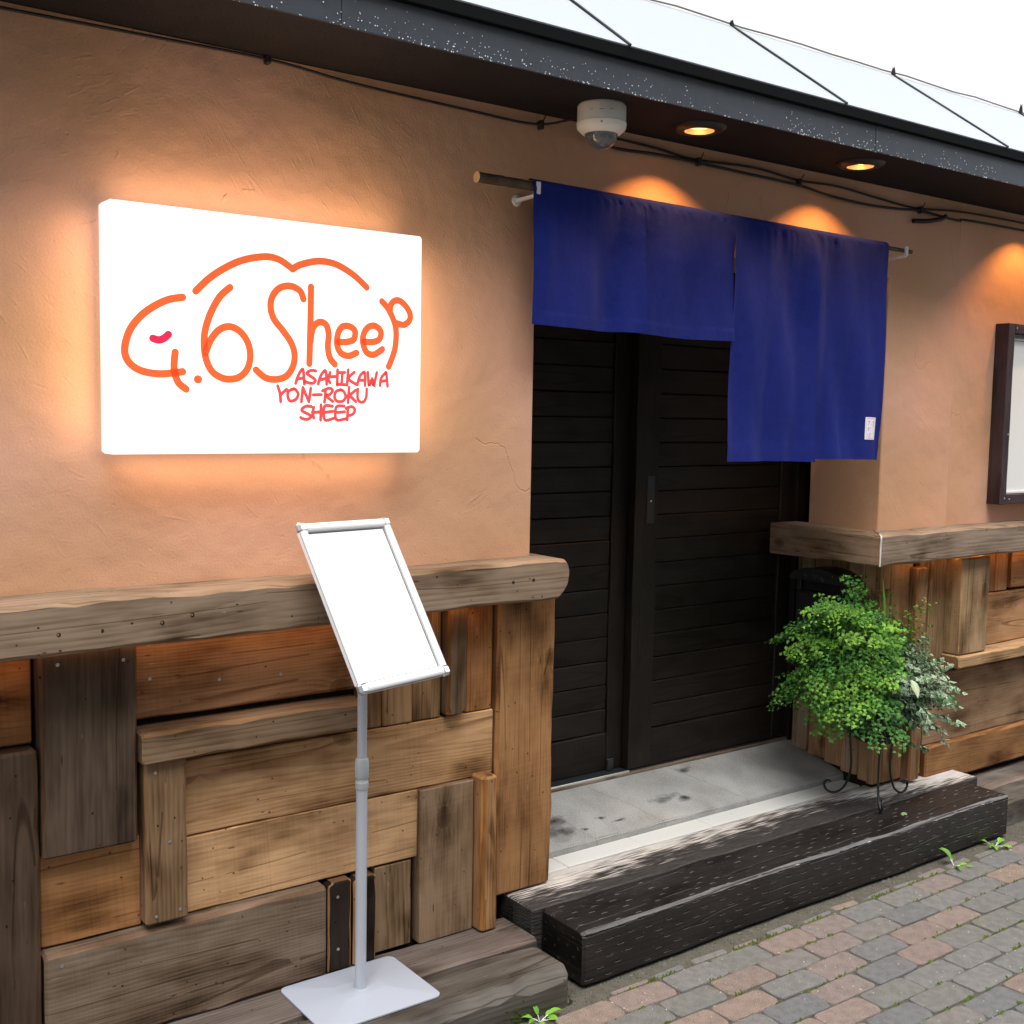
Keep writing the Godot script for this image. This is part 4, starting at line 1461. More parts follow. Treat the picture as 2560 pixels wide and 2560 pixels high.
# pen strokes in millimetres from the sign's lower left corner, as flat vinyl with round ends
func mark(sg: Node3D, called: String, strokes: Array, half: float, m: Material) -> void:
	var st := start()
	var z := 0.1006
	for s in strokes:
		var pts := []
		for k in range(0, s.size(), 2):
			pts.append(Vector2(s[k], s[k + 1]) * 0.001)
		if pts.size() > 3:
			pts = smooth(pts, 5)
		var r := half * 0.001
		var n := pts.size()
		var lf := []
		var rt := []
		for i in n:
			var d: Vector2 = ((pts[mini(i + 1, n - 1)] as Vector2) - (pts[maxi(i - 1, 0)] as Vector2)).normalized()
			var nn := Vector2(-d.y, d.x)
			if i > 0 and i < n - 1:
				var d1: Vector2 = ((pts[i] as Vector2) - (pts[i - 1] as Vector2)).normalized()
				nn /= maxf(0.5, Vector2(-d1.y, d1.x).dot(nn))
			lf.append((pts[i] as Vector2) + nn * r)
			rt.append((pts[i] as Vector2) - nn * r)
		for i in n - 1:
			quad(st, v3(rt[i], z), v3(rt[i + 1], z), v3(lf[i + 1], z), v3(lf[i], z))
		for e in [0, n - 1]:
			var c: Vector2 = pts[e]
			var a0 := ((rt[0] if e == 0 else lf[e]) as Vector2).angle_to_point(c) + PI
			a0 = (((lf[e] if e == 0 else rt[e]) as Vector2) - c).angle()
			for k in 8:
				var p := c + Vector2.from_angle(a0 + PI * k / 8.0) * r
				var q := c + Vector2.from_angle(a0 + PI * (k + 1) / 8.0) * r
				tri(st, v3(c, z), v3(p, z), v3(q, z))
		z += 0.00012
	part(called, st.commit(), m, sg)


func v3(p: Vector2, z: float) -> Vector3:
	return Vector3(p.x, p.y, z)


# ------------------------------------------------------------------ the shop curtain, its pole and hooks
func build_noren() -> void:
	var t := thing("shop_curtain", "deep blue cotton shop curtain in four strips, the right two longer, over the doors", "curtain", Vector3(2.05, 2.31, 0.085))
	var blue := triplanar(tmat("cloth", 0.016, 0.027, 0.205, 0.1, 0.92, 0.2, false), 3.0)
	blue.rim_enabled = true
	blue.rim = 0.35
	blue.rim_tint = 0.7
	var xt := [-0.014, 0.409, 0.817, 1.230, 1.640]
	var xb0 := [-0.012, 0.408, 0.816, 1.226]
	var xb1 := [0.410, 0.823, 1.232, 1.624]
	var drop_ := [0.392, 0.392, 0.792, 0.785]
	var on_cloth: Callable
	for k in 4:
		var st := start()
		var nu := 44
		var nv := 64
		var pk := k
		var f := func(i: float, j: float, back: float) -> Vector3:
			var u := i / nu
			var v := j / nv
			var top: float = -0.0098 * (xt[pk] + (xt[pk + 1] - xt[pk]) * u)
			var d: float = drop_[pk]
			if v < 0.08:
				# sleeve round the pole
				var a := v / 0.08
				var ang := PI * 0.65 - a * PI * 0.72
				var r := 0.0190 - back * 0.0015
				var xx := lerpf(xt[pk], xt[pk + 1], u)
				var pucker := 0.0016 * ns.get_noise_2d(xx * 42.0, 3.0) * a
				return Vector3(xx, top + sin(ang) * r, cos(ang) * r + pucker)
			var s := (v - 0.08) / 0.92
			var x := lerpf(lerpf(xt[pk], xb0[pk], s), lerpf(xt[pk + 1], xb1[pk], s), u)
			var y: float = top - 0.004 - s * d
			var z := 0.0187
			z += 0.016 * ns.get_noise_2d(x * 5.0 + pk * 7.0, y * 1.2) * minf(1.0, s * 2.5)
			z += 0.0035 * ns.get_noise_2d(x * 11.0 + pk * 3.0, y * 2.2 + 9.0) * (0.35 + s * 0.65)
			z += 0.004 * exp(-s * 14.0) * ns.get_noise_2d(x * 34.0, 20.0)
			# folds that fall from the gathered spots
			for g in [[0.409, 0.016, 0.5], [1.215, 0.017, 0.9], [1.33, -0.012, 0.8], [1.06, -0.010, 0.7], [0.82, 0.010, 0.6], [0.6, -0.008, 0.6]]:
				var spread: float = 0.02 + 0.16 * s * d / 0.79
				var q: float = (x - g[0] - 0.02 * s) / spread
				z += g[1] * exp(-q * q) * (1.0 - s * 0.45) * minf(1.0, s * 9.0 + 0.15) * g[2]
			if pk == 1 or pk == 3:
				z -= 0.020 * exp(-u * 9.0) * minf(1.0, s * 4.0)
			elif pk == 0 or pk == 2:
				z += 0.014 * exp(-(1.0 - u) * 9.0) * minf(1.0, s * 4.0)
			if s > 0.93 - 0.03 * int(pk < 2):
				z += 0.0012 + 0.0007 * ns.get_noise_2d(x * 90.0, 5.0)
			y += 0.004 * sin(u * PI) * s * (-1.0 if pk < 2 else 0.6)
			return Vector3(x, y, z - back * 0.0014)
		grid(st, f, nu, nv)
		part("curtain_strip", st.commit(), blue, t)
		if k == 3:
			on_cloth = f
	var lb := start()
	for i in 3:
		for j in 4:
			var q := []
			for c in [[i, j], [i + 1, j], [i + 1, j + 1], [i, j + 1]]:
				var u: float = c[0] / 3.0
				var v: float = c[1] / 4.0
				var sf := 0.905 - v * 0.105
				q.append([(on_cloth.call(44.0 * (0.760 + 0.150 * u), 64.0 * (0.08 + 0.92 * sf), 0.0) as Vector3) + Vector3(0, 0, 0.0016), Vector2(u, 1.0 - v)])
			quad(lb, q[0][0], q[1][0], q[2][0], q[3][0], Color.WHITE, q[0][1], q[1][1], q[2][1], q[3][1])
	part("printed_label", lb.commit(), tmat("patch", 0.95, 0.95, 0.95, 0.0, 0.8, 0.3, false), t)
	# bamboo pole
	var p := thing("bamboo_pole", "dark bamboo pole with pale cut end, carrying the blue curtain", "pole", Vector3(1.852, 2.309, 0.085))
	var st2 := start()
	var pts := []
	var rad := []
	var joints := [0.085, 0.33, 0.62, 0.95, 1.3, 1.66, 1.93]
	for k in 150:
		var x := 2.003 * k / 149.0
		var r := lerpf(0.0150, 0.0075, pow(x / 2.003, 0.9))
		for j in joints:
			r += 0.0022 * exp(-pow((x - j) / 0.0045, 2.0)) - 0.001 * exp(-pow((x - j - 0.008) / 0.004, 2.0))
		pts.append(Vector3(x, -0.0145 * x / 2.0 + 0.002 * sin(x * 2.2), 0.0015 * sin(x * 3.0)))
		rad.append(r)
	tube(st2, pts, rad, 12)
	part("stem", st2.commit(), triplanar(tmat("dark", 0.10, 0.058, 0.03, 0.15, 0.5, 0.5, false), 5.0), p)
	var en := start()
	lathe(en, [Vector2(0.0155, 0.0), Vector2(0.0152, 0.0015), Vector2(0.0152, 0.0015), Vector2(0.0095, 0.0016), Vector2(0.0095, 0.0016), Vector2(0.006, 0.0008), Vector2(0.0, 0.0006)], 20)
	part("cut_end", en.commit(), mat(0.62, 0.42, 0.2, 0.8), p, Transform3D(Basis(Vector3.UP, Vector3.LEFT, Vector3.BACK), Vector3(-0.0003, 0, 0)))
	for k in 2:
		var bx: float = [2.052, 3.797][k]
		var by: float = [2.300, 2.287][k]
		var hook := thing("pole_hook", ["white hook holding the pole at the left edge of the curtain", "white hook holding the thin right end of the bamboo pole"][k], "hook", Vector3(bx, by, 0), "white pole hooks")
		var hs := start()
		lathe(hs, [Vector2(0.017, 0), Vector2(0.016, 0.004), Vector2(0.008, 0.007), Vector2(0, 0.007)], 18)
		part("wall_plate", hs.commit(), mat(0.72, 0.73, 0.74, 0.4), hook, Transform3D(Basis(Vector3.RIGHT, Vector3.BACK, Vector3.DOWN), Vector3(0, -0.021, 0)))
		var arm := start()
		var prof := [Vector2(0.004, -0.026), Vector2(0.098, -0.0215), Vector2(0.108, -0.014), Vector2(0.108, 0.018), Vector2(0.101, 0.018), Vector2(0.101, -0.010), Vector2(0.094, -0.0145), Vector2(0.066, -0.016), Vector2(0.004, -0.016)]
		var flatp := PackedVector2Array(prof)
		var ids := Geometry2D.triangulate_polygon(flatp)
		for i in range(0, ids.size(), 3):
			var q := []
			for n in 3:
				q.append(flatp[ids[i + n]])
			for sx in [-0.0065, 0.0065]:
				var a := Vector3(sx, q[0].y, q[0].x)
				var b := Vector3(sx, q[1].y, q[1].x)
				var c := Vector3(sx, q[2].y, q[2].x)
				if ((b - a).cross(c - a).x > 0) == (sx > 0):
					tri(arm, a, b, c)
				else:
					tri(arm, a, c, b)
		for i in prof.size():
			var a: Vector2 = prof[i]
			var b: Vector2 = prof[(i + 1) % prof.size()]
			quad(arm, Vector3(-0.0065, a.y, a.x), Vector3(0.0065, a.y, a.x), Vector3(0.0065, b.y, b.x), Vector3(-0.0065, b.y, b.x))
		part("arm", arm.commit(), mat(0.72, 0.73, 0.74, 0.4), hook)


# a thin sheet with both faces and a rim; f(i, j, 0 front .. 1 back)
func grid(st: SurfaceTool, f: Callable, nu: int, nv: int) -> void:
	for side in 2:
		var pts := []
		for j in nv + 1:
			var row := PackedVector3Array()
			for i in nu + 1:
				row.append(f.call(float(i), float(j), float(side)))
			pts.append(row)
		var nr := []
		for j in nv + 1:
			var row := PackedVector3Array()
			for i in nu + 1:
				var dx: Vector3 = pts[j][mini(i + 1, nu)] - pts[j][maxi(i - 1, 0)]
				var dy: Vector3 = pts[mini(j + 1, nv)][i] - pts[maxi(j - 1, 0)][i]
				row.append(dy.cross(dx).normalized() * (1.0 if side == 0 else -1.0))
			nr.append(row)
		for j in nv:
			for i in nu:
				var c := [[j, i], [j, i + 1], [j + 1, i + 1], [j + 1, i]]
				for n in ([0, 1, 2, 0, 2, 3] if side == 0 else [0, 2, 1, 0, 3, 2]):
					st.set_normal(nr[c[n][0]][c[n][1]])
					st.set_color(Color.WHITE)
					st.set_uv(Vector2(float(c[n][1]) / nu, float(c[n][0]) / nv))
					st.add_vertex(pts[c[n][0]][c[n][1]])
	for j in nv:
		for i in [0, nu]:
			out_quad(st, f.call(i, j, 0.0), f.call(i, j + 1, 0.0), f.call(i, j + 1, 1.0), f.call(i, j, 1.0), f.call(nu / 2, j, 0.5))
	for i in nu:
		out_quad(st, f.call(i, nv, 0.0), f.call(i + 1, nv, 0.0), f.call(i + 1, nv, 1.0), f.call(i, nv, 1.0), f.call(i, nv - 4, 0.5))


# ------------------------------------------------------------------ dome camera, down-lights, cables
func build_soffit_things() -> void:
	var c := thing("dome_camera", "cream dome security camera hanging from the dark canopy left of the down-lights", "security camera", Vector3(2.205, 2.54, 0.197))
	var st := start()
	lathe(st, [Vector2(0.066, -0.070), Vector2(0.0705, -0.066), Vector2(0.072, -0.053), Vector2(0.072, -0.053), Vector2(0.0700, -0.049), Vector2(0.0700, -0.006), Vector2(0.066, 0.0)], 48)
	var cream := mat(0.84, 0.80, 0.72, 0.45)
	part("housing", st.commit(), cream, c)
	st = start()
	lathe(st, [Vector2(0.047, -0.082), Vector2(0.049, -0.0835), Vector2(0.056, -0.081), Vector2(0.068, -0.0705), Vector2(0.0695, -0.068)], 48)
	part("bezel", st.commit(), cream, c)
	st = start()
	var prof := []
	for k in 13:
		var a := -PI / 2 + k * PI / 24.0
		prof.append(Vector2(0.0475 * cos(a), -0.081 + 0.0445 * sin(a)))
	lathe(st, prof, 40)
	var smoke := mat(0.16, 0.16, 0.165, 0.05, 0.7)
	smoke.transparency = BaseMaterial3D.TRANSPARENCY_ALPHA
	smoke.albedo_color.a = 0.6
	part("dome", st.commit(), smoke, c)
	st = start()
	lathe(st, [Vector2(0.0, -0.108), Vector2(0.012, -0.106), Vector2(0.02, -0.098), Vector2(0.022, -0.083)], 24)
	part("lens_unit", st.commit(), mat(0.25, 0.25, 0.26, 0.3), c)
	var toward := atan2(2.6, -2.2)
	var dn := Vector3(cos(toward) * 1.0, 0, sin(toward))
	st = start()
	var sd := Vector3(-dn.z, 0, dn.x)
	tube(st, [sd * -0.03 + dn * 0.0635 + Vector3(0, -0.026, 0), dn * 0.0702 + Vector3(0, -0.028, 0), sd * 0.03 + dn * 0.0635 + Vector3(0, -0.027, 0)], [0.0011], 5)
	part("seam_groove", st.commit(), mat(0.2, 0.19, 0.17), c)
	st = start()
	lathe(st, [Vector2(0.003, 0), Vector2(0.002, 0.0015), Vector2(0, 0.0015)], 8)
	part("screw", st.commit(), mat(0.15, 0.14, 0.13, 0.5), c, Transform3D(Basis(sd, dn, Vector3.UP).orthonormalized(), dn * 0.0708 + Vector3(0, -0.062, 0)))
	var labels := ["left recessed down-light in the canopy, beside the dome camera", "right recessed down-light above the right half of the blue curtain", "recessed down-light above the menu case at the right"]
	for k in 3:
		var d := thing("down_light", labels[k], "down-light", Vector3([2.60, 3.385, 4.72][k], 2.54, 0.195), "recessed down-lights in the canopy")
		var ring := start()
		lathe(ring, [Vector2(0.0445, 0.004), Vector2(0.0455, -0.012), Vector2(0.052, -0.0150), Vector2(0.070, -0.012), Vector2(0.083, -0.002), Vector2(0.083, 0.0)], 40)
		part("trim_ring", ring.commit(), mat(0.014, 0.011, 0.010, 0.4, 0.5), d)
		var cup := start()
		lathe(cup, [Vector2(0.0, 0.058), Vector2(0.02, 0.056), Vector2(0.036, 0.042), Vector2(0.0435, 0.02), Vector2(0.0448, 0.002)], 40)
		part("reflector", cup.commit(), mat(0.60, 0.48, 0.33, 0.4, 0.5, 0.5), d)
		var bulb := start()
		lathe(bulb, [Vector2(0, 0.018), Vector2(0.008, 0.02), Vector2(0.0125, 0.028), Vector2(0.011, 0.038), Vector2(0.006, 0.05)], 20)
		var hot := mat(1, 0.8, 0.5)
		hot.emission_enabled = true
		hot.emission = Color(1.0, 0.84, 0.6)
		hot.emission_energy_multiplier = 0.05
		part("bulb", bulb.commit(), hot, d)
		var s := SpotLight3D.new()
		s.name = "light"
		s.position = Vector3(0, 0.030, 0)
		s.rotation_degrees = Vector3(-90, 0, 0)
		s.spot_angle = 60.0
		s.spot_angle_attenuation = 0.25
		s.light_size = 0.006
		s.light_color = Color(1.0, 0.70, 0.38)
		s.light_energy = 0.095
		s.spot_range = 6.0
		s.spot_attenuation = 2.0
		s.shadow_enabled = true
		d.add_child(s)
	var black := mat(0.02, 0.02, 0.021, 0.6, 0.4)
	cable("thin black cable along the wall under the canopy, left of the dome camera", [Vector3(-0.3, 2.528, 0.008), Vector3(0.5, 2.523, 0.010), Vector3(0.9, 2.528, 0.009), Vector3(1.26, 2.532, 0.010), Vector3(1.5, 2.516, 0.012), Vector3(1.85, 2.507, 0.013), Vector3(2.1, 2.503, 0.02), Vector3(2.19, 2.52, 0.09)], 0.0038, black)
	cable("upper black cable looping from the dome camera to the right, under the canopy", [Vector3(2.25, 2.50, 0.06), Vector3(2.42, 2.512, 0.012), Vector3(2.6, 2.507, 0.011), Vector3(2.76, 2.496, 0.012), Vector3(3.05, 2.508, 0.013), Vector3(3.28, 2.496, 0.012), Vector3(3.5, 2.502, 0.012), Vector3(3.75, 2.488, 0.012), Vector3(3.98, 2.480, 0.012), Vector3(4.3, 2.50, 0.014), Vector3(4.9, 2.505, 0.014), Vector3(6.5, 2.51, 0.014)], 0.004, black)
	cable("lower black cable sagging from the dome camera past the two down-lights", [Vector3(2.255, 2.50, 0.05), Vector3(2.40, 2.481, 0.018), Vector3(2.6, 2.487, 0.017), Vector3(2.78, 2.486, 0.017), Vector3(3.02, 2.482, 0.018), Vector3(3.27, 2.478, 0.017), Vector3(3.45, 2.462, 0.018), Vector3(3.66, 2.456, 0.018), Vector3(3.85, 2.462, 0.018), Vector3(4.0, 2.471, 0.018), Vector3(4.25, 2.462, 0.018), Vector3(4.5, 2.472, 0.018), Vector3(6.5, 2.475, 0.018)], 0.005, black)
	for p in [[1.26, 2.532, 0.010], [2.12, 2.503, 0.02], [2.78, 2.49, 0.014], [3.28, 2.487, 0.014], [4.0, 2.475, 0.014]]:
		var cl := start()
		box(cl, Vector3(-0.007, -0.013, -0.010), Vector3(0.007, 0.013, 0.012), 0.003)
		tube(cl, [Vector3(0.002, 0.01, 0.01), Vector3(0.004, 0.021, 0.016), Vector3(0.009, 0.028, 0.014)], [0.002], 5)
		var clip := part("cable_clip", cl.commit(), black, self, lying(p[0], p[1], p[2]))
		tag(clip, {1.26: "black cable tie on the thin cable above the lightbox sign", 2.12: "black cable tie just left of the dome camera", 2.78: "black cable tie below the left down-light", 3.28: "black cable tie left of the right down-light", 4.0: "black cable tie on the cables right of the curtain pole"}[p[0]], "cable tie", "cable ties along the wall")
	cable("short taped end of black cable poking out right of the curtain", [Vector3(3.955, 2.428, 0.016), Vector3(4.03, 2.434, 0.03), Vector3(4.12, 2.452, 0.028), Vector3(4.16, 2.468, 0.02)], 0.009, black)


func cable(label: String, pts: Array, r: float, m: Material) -> void:
	var st := start()
	tube(st, smooth(pts, 8), [r], 8)
	tag(part("cable", st.commit(), m, self), label, "cable", "black cables under the canopy")


# ------------------------------------------------------------------ letter box on the side boards
func build_mailbox() -> void:
	var t := thing("letter_box", "black cast metal letter box with arched hood, on the boards behind the fern", "letter box", Vector3(3.874, 0.63, -0.218))
	t.basis = Basis(Vector3.BACK, Vector3.UP, Vector3.LEFT)
	var m := mat(0.016, 0.016, 0.017, 0.42, 0.5)
	part("body", box_mesh(Vector3(-0.125, 0.0, 0.0), Vector3(0.125, 0.315, 0.095), 0.006), m, t)
	part("base_moulding", box_mesh(Vector3(-0.135, -0.008, 0.0), Vector3(0.135, 0.014, 0.104), 0.004), m, t)
	part("slot_mouth", box_mesh(Vector3(-0.11, 0.318, 0.001), Vector3(0.11, 0.362, 0.07)), mat(0.004, 0.004, 0.004, 0.9), t)
	for s in [-1, 1]:
		part("slot_cheek", box_mesh(Vector3(0.111 * s - 0.012, 0.316, 0.0), Vector3(0.111 * s + 0.012, 0.372, 0.097), 0.003), m, t)
	var st := start()
	var n := 20
	var arc := []
	for k in n + 1:
		var a := PI * k / n
		arc.append(Vector2(-0.138 * cos(a), 0.367 + 0.052 * sin(a)))
	for k in n:
		var p: Vector2 = arc[k]
		var q: Vector2 = arc[k + 1]
		quad(st, Vector3(q.x, q.y, 0.0), Vector3(p.x, p.y, 0.0), Vector3(p.x, p.y, 0.118), Vector3(q.x, q.y, 0.118))
		quad(st, Vector3(p.x, 0.363, 0.118), Vector3(q.x, 0.363, 0.118), Vector3(q.x, q.y, 0.118), Vector3(p.x, p.y, 0.118))
	quad(st, Vector3(-0.138, 0.363, 0.0), Vector3(0.138, 0.363, 0.0), Vector3(0.138, 0.363, 0.118), Vector3(-0.138, 0.363, 0.118))
	part("arched_hood", st.commit(), m, t)
	st = start()
	var rim := []
	for p: Vector2 in arc:
		rim.append(Vector3(p.x * 0.985, p.y - 0.002, 0.118))
	tube(st, rim, [0.004], 6)
	for k in 9:
		bump(st, Vector3(rng.randfn(0, 0.03), 0.384 + rng.randfn(0, 0.007), 0.118), rng.randf_range(0.004, 0.008))
	part("hood_ornament", st.commit(), m, t)
	st = start()
	var oval := []
	for k in 37:
		oval.append(Vector3(0.075 * cos(TAU * k / 36.0), 0.19 + 0.085 * sin(TAU * k / 36.0), 0.096))
	tube(st, oval, [0.004], 6, false)
	for k in 60:
		var a := rng.randf() * TAU
		var r := sqrt(rng.randf()) * 0.062
		bump(st, Vector3(r * cos(a), 0.19 + r * 1.1 * sin(a), 0.095), rng.randf_range(0.004, 0.012))
	for y in [0.028, 0.165]:
		tube(st, [Vector3(-0.112, y * 0 + 0.028, 0.096), Vector3(0.112, 0.028, 0.096)], [0.0018], 5)
	part("relief_emblem", st.commit(), m, t)
	part("door_line", box_mesh(Vector3(-0.113, 0.300, 0.094), Vector3(0.113, 0.305, 0.0985), 0.001), m, t)


func bump(st: SurfaceTool, at: Vector3, r: float) -> void:
	var ax := rng.randf_range(0.6, 1.6)
	var turn := rng.randf() * TAU
	for i in 3:
		for k in 8:
			var q := []
			for c in [[i, k], [i, k + 1], [i + 1, k + 1], [i + 1, k]]:
				var e: float = c[0] * PI / 6.0
				var f: float = TAU * c[1] / 8.0
				var d := Vector3(cos(f) * cos(e) * ax, sin(f) * cos(e), 0.55 * sin(e))
				q.append([at + d.rotated(Vector3.BACK, turn) * r, Vector3(cos(f) * cos(e) / ax, sin(f) * cos(e), sin(e) * 1.6).rotated(Vector3.BACK, turn).normalized()])
			for n in [0, 2, 1, 0, 3, 2]:
				st.set_normal(q[n][1])
				st.set_color(Color.WHITE)
				st.set_uv(Vector2.ZERO)
				st.add_vertex(q[n][0])


# ------------------------------------------------------------------ menu case at the right edge
func build_menu_case() -> void:
	var t := thing("menu_case", "dark brown framed menu case with blank white board, on the plaster at the right edge", "notice case", Vector3(4.590, 1.302, 0.0))
	var m := tmat("sawn", 0.062, 0.036, 0.042, 0.06, 0.6, 0.4)
	var w := 1.1
	var h := 0.768
	var d := 0.062
	part("frame_side", board(h, 0.046, d, 0.002, 401), m, t, upright(0.023, 0, 0.001))
	part("frame_side", board(h, 0.046, d, 0.002, 402), m, t, upright(w - 0.023, 0, 0.001))
	part("frame_rail", board(w - 0.094, 0.042, d - 0.001, 0.002, 403), m, t, lying(0.047, 0.021, 0.001))
	part("frame_rail", board(w - 0.094, 0.042, d - 0.001, 0.002, 404), m, t, lying(0.047, h - 0.021, 0.001))
	part("backing", box_mesh(Vector3(0.046, 0.04, 0.001), Vector3(w - 0.046, h - 0.04, 0.022)), mat(0.42, 0.43, 0.40, 0.6), t)
	part("white_board", box_mesh(Vector3(0.088, 0.052, 0.0222), Vector3(w - 0.088, h - 0.068, 0.027), 0.001), mat(0.86, 0.87, 0.86, 0.5), t)
	var alu := mat(0.72, 0.73, 0.72, 0.4)
	part("inner_strip", box_mesh(Vector3(0.047, 0.043, 0.022), Vector3(w - 0.047, 0.052, 0.036), 0.001), alu, t)
	part("inner_strip", box_mesh(Vector3(0.047, h - 0.066, 0.022), Vector3(w - 0.047, h - 0.058, 0.036), 0.001), alu, t)
	for y in [0.074, h - 0.088]:
		part("corner_tape", box_mesh(Vector3(0.05, y - 0.019, 0.0223), Vector3(0.086, y + 0.017, 0.0262)), mat(0.62, 0.57, 0.40, 0.6), t)
		part("corner_clip", box_mesh(Vector3(0.062, y - 0.006, 0.0265), Vector3(0.076, y + 0.010, 0.032), 0.003), mat(0.03, 0.03, 0.03, 0.4), t)
	part("sticker", box_mesh(Vector3(0.062, h - 0.215, 0.0223), Vector3(0.080, h - 0.14, 0.0229)), mat(0.2, 0.21, 0.21, 0.6), t)
	for p in [[0.034, 0.026], [0.034, 0.3], [0.07, 0.022], [0.06, h - 0.018]]:
		screw(t, Vector3(4.590 + p[0], 1.302 + p[1], d + 0.0012))


# ------------------------------------------------------------------ poster stand on the left sleepers
func build_poster_stand() -> void:
	var t := thing("poster_stand", "silver poster stand with tilted blank white board, on the sleepers left of the steps", "poster stand", Vector3(1.452, 0.1, 0.176))
	var steel := mat(0.40, 0.445, 0.53, 0.32, 0.5)
	var silver := mat(0.47, 0.50, 0.56, 0.36, 0.5, 0.1)
	# base plate: rounded sheet, pressed up into a low hipped roof
	var st := start()
	var hx := 0.174
	var hz := 0.137
	var off := Vector3(0.0, 0.006, 0.0)
	var outline := []
	for c in [[1, 1], [-1, 1], [-1, -1], [1, -1]]:
		var a0 := atan2(c[1], c[0]) - PI / 4
		for q in 6:
			var a := a0 + q * PI / 10
			outline.append(Vector3(c[0] * (hx - 0.022) + cos(a) * 0.022, 0, c[1] * (hz - 0.022) + sin(a) * 0.022))
	var n := outline.size()
	var ridge := func(p: Vector3) -> Vector3: return Vector3(clampf(p.x, -0.062, 0.062), 0.0135, clampf(p.z, -0.036, 0.036))
	for k in n:
		var a: Vector3 = outline[k] + off
		var b: Vector3 = outline[(k + 1) % n] + off
		var a2: Vector3 = ridge.call(outline[k]) + off
		var b2: Vector3 = ridge.call(outline[(k + 1) % n]) + off
		quad(st, b, a, a2, b2)
		tri(st, b2, a2, Vector3(0, 0.0135, 0) + off)
		quad(st, a, b, b - Vector3(0, 0.004, 0), a - Vector3(0, 0.004, 0))
		tri(st, a - Vector3(0, 0.004, 0), b - Vector3(0, 0.004, 0), off - Vector3(0, 0.004, 0))
	part("base_plate", st.commit(), steel, t)
	st = start()
	lathe(st, [Vector2(0.0150, 0.0185), Vector2(0.0150, 0.57)], 28)
	part("lower_tube", st.commit(), silver, t)
	st = start()
	lathe(st, [Vector2(0.0165, 0.563), Vector2(0.0175, 0.566), Vector2(0.0175, 0.582), Vector2(0.0175, 0.582), Vector2(0.0155, 0.585), Vector2(0.0155, 0.592), Vector2(0.0155, 0.592), Vector2(0.0180, 0.595), Vector2(0.0188, 0.625), Vector2(0.0165, 0.645), Vector2(0.0135, 0.648)], 28)
	part("clamp_collar", st.commit(), mat(0.42, 0.45, 0.48, 0.4), t)
	st = start()
	lathe(st, [Vector2(0.0127, 0.64), Vector2(0.0127, 1.02), Vector2(0.0, 1.022)], 28)
	part("upper_tube", st.commit(), silver, t)
	part("tilt_joint", box_mesh(Vector3(-0.02, 0.985, -0.02), Vector3(0.02, 1.035, 0.02), 0.004), mat(0.3, 0.31, 0.33, 0.5), t)
	# tilted snap frame
	var b := Basis.from_euler(Vector3(-0.542, 0.2936, -0.0189))
	var x := Transform3D(b, Vector3(1.455 - 1.452, 1.172 - 0.1, 0.232 - 0.176))
	var w := 0.329
	var h := 0.462
	part("backing_panel", box_mesh(Vector3(-w / 2 + 0.004, -h / 2 + 0.004, -0.011), Vector3(w / 2 - 0.004, h / 2 - 0.004, -0.005)), mat(0.45, 0.46, 0.47), t, x)
	var paper := tmat("blank", 0.90, 0.90, 0.90, 0.0, 0.3, 0.5, false)
	var ps := start()
	quad(ps, Vector3(-w / 2 + 0.02, -h / 2 + 0.02, -0.0035), Vector3(w / 2 - 0.02, -h / 2 + 0.02, -0.0035), Vector3(w / 2 - 0.02, h / 2 - 0.02, -0.0035), Vector3(-w / 2 + 0.02, h / 2 - 0.02, -0.0035), Color.WHITE, Vector2(0, 1), Vector2(1, 1), Vector2(1, 0), Vector2(0, 0))
	quad(ps, Vector3(w / 2 - 0.02, -h / 2 + 0.02, -0.0045), Vector3(-w / 2 + 0.02, -h / 2 + 0.02, -0.0045), Vector3(-w / 2 + 0.02, h / 2 - 0.02, -0.0045), Vector3(w / 2 - 0.02, h / 2 - 0.02, -0.0045))
	part("poster_sheet", ps.commit(), paper, t, x)
	var alu := mat(0.80, 0.81, 0.84, 0.3, 0.5)
	for k in 4:
		var l := (w if k % 2 == 0 else h) - 0.05
		var rail := start()
		var prof := []
		for q in 9:
			var a := PI * q / 8.0
			prof.append(Vector2(-cos(a) * 0.0118, sin(a) * 0.0085))
		for q in 8:
			quad(rail, Vector3(l / 2, prof[q].x, prof[q].y), Vector3(-l / 2, prof[q].x, prof[q].y), Vector3(-l / 2, prof[q + 1].x, prof[q + 1].y), Vector3(l / 2, prof[q + 1].x, prof[q + 1].y))
		for e in [-1.0, 1.0]:
			for q in range(1, 8):
				var p0 := Vector3(e * l / 2, prof[0].x, prof[0].y)
				var p1 := Vector3(e * l / 2, prof[q].x, prof[q].y)
				var p2 := Vector3(e * l / 2, prof[q + 1].x, prof[q + 1].y)
				if e > 0:
					tri(rail, p0, p2, p1)
				else:
					tri(rail, p0, p1, p2)
		quad(rail, Vector3(-l / 2, -0.0135, -0.010), Vector3(-l / 2, 0.0135, -0.010), Vector3(l / 2, 0.0135, -0.010), Vector3(l / 2, -0.0135, -0.010))
		quad(rail, Vector3(-l / 2, 0.0135, -0.010), Vector3(-l / 2, 0.0135, 0), Vector3(l / 2, 0.0135, 0), Vector3(l / 2, 0.0135, -0.010))
		quad(rail, Vector3(-l / 2, -0.0135, 0), Vector3(-l / 2, -0.0135, -0.010), Vector3(l / 2, -0.0135, -0.010), Vector3(l / 2, -0.0135, 0))
		var turn := Basis(Vector3.BACK, k * PI / 2)
		var r: float = (h if k % 2 == 0 else w) / 2 - 0.0145
		part("snap_rail", rail.commit(), alu, t, x * Transform3D(turn, turn * Vector3(0, r, 0)))
	part("dark_gap", box_mesh(Vector3(w / 2 - 0.0305, -h / 2 + 0.03, -0.0034), Vector3(w / 2 - 0.0278, h / 2 - 0.03, -0.0028)), mat(0.05, 0.05, 0.055), t, x)
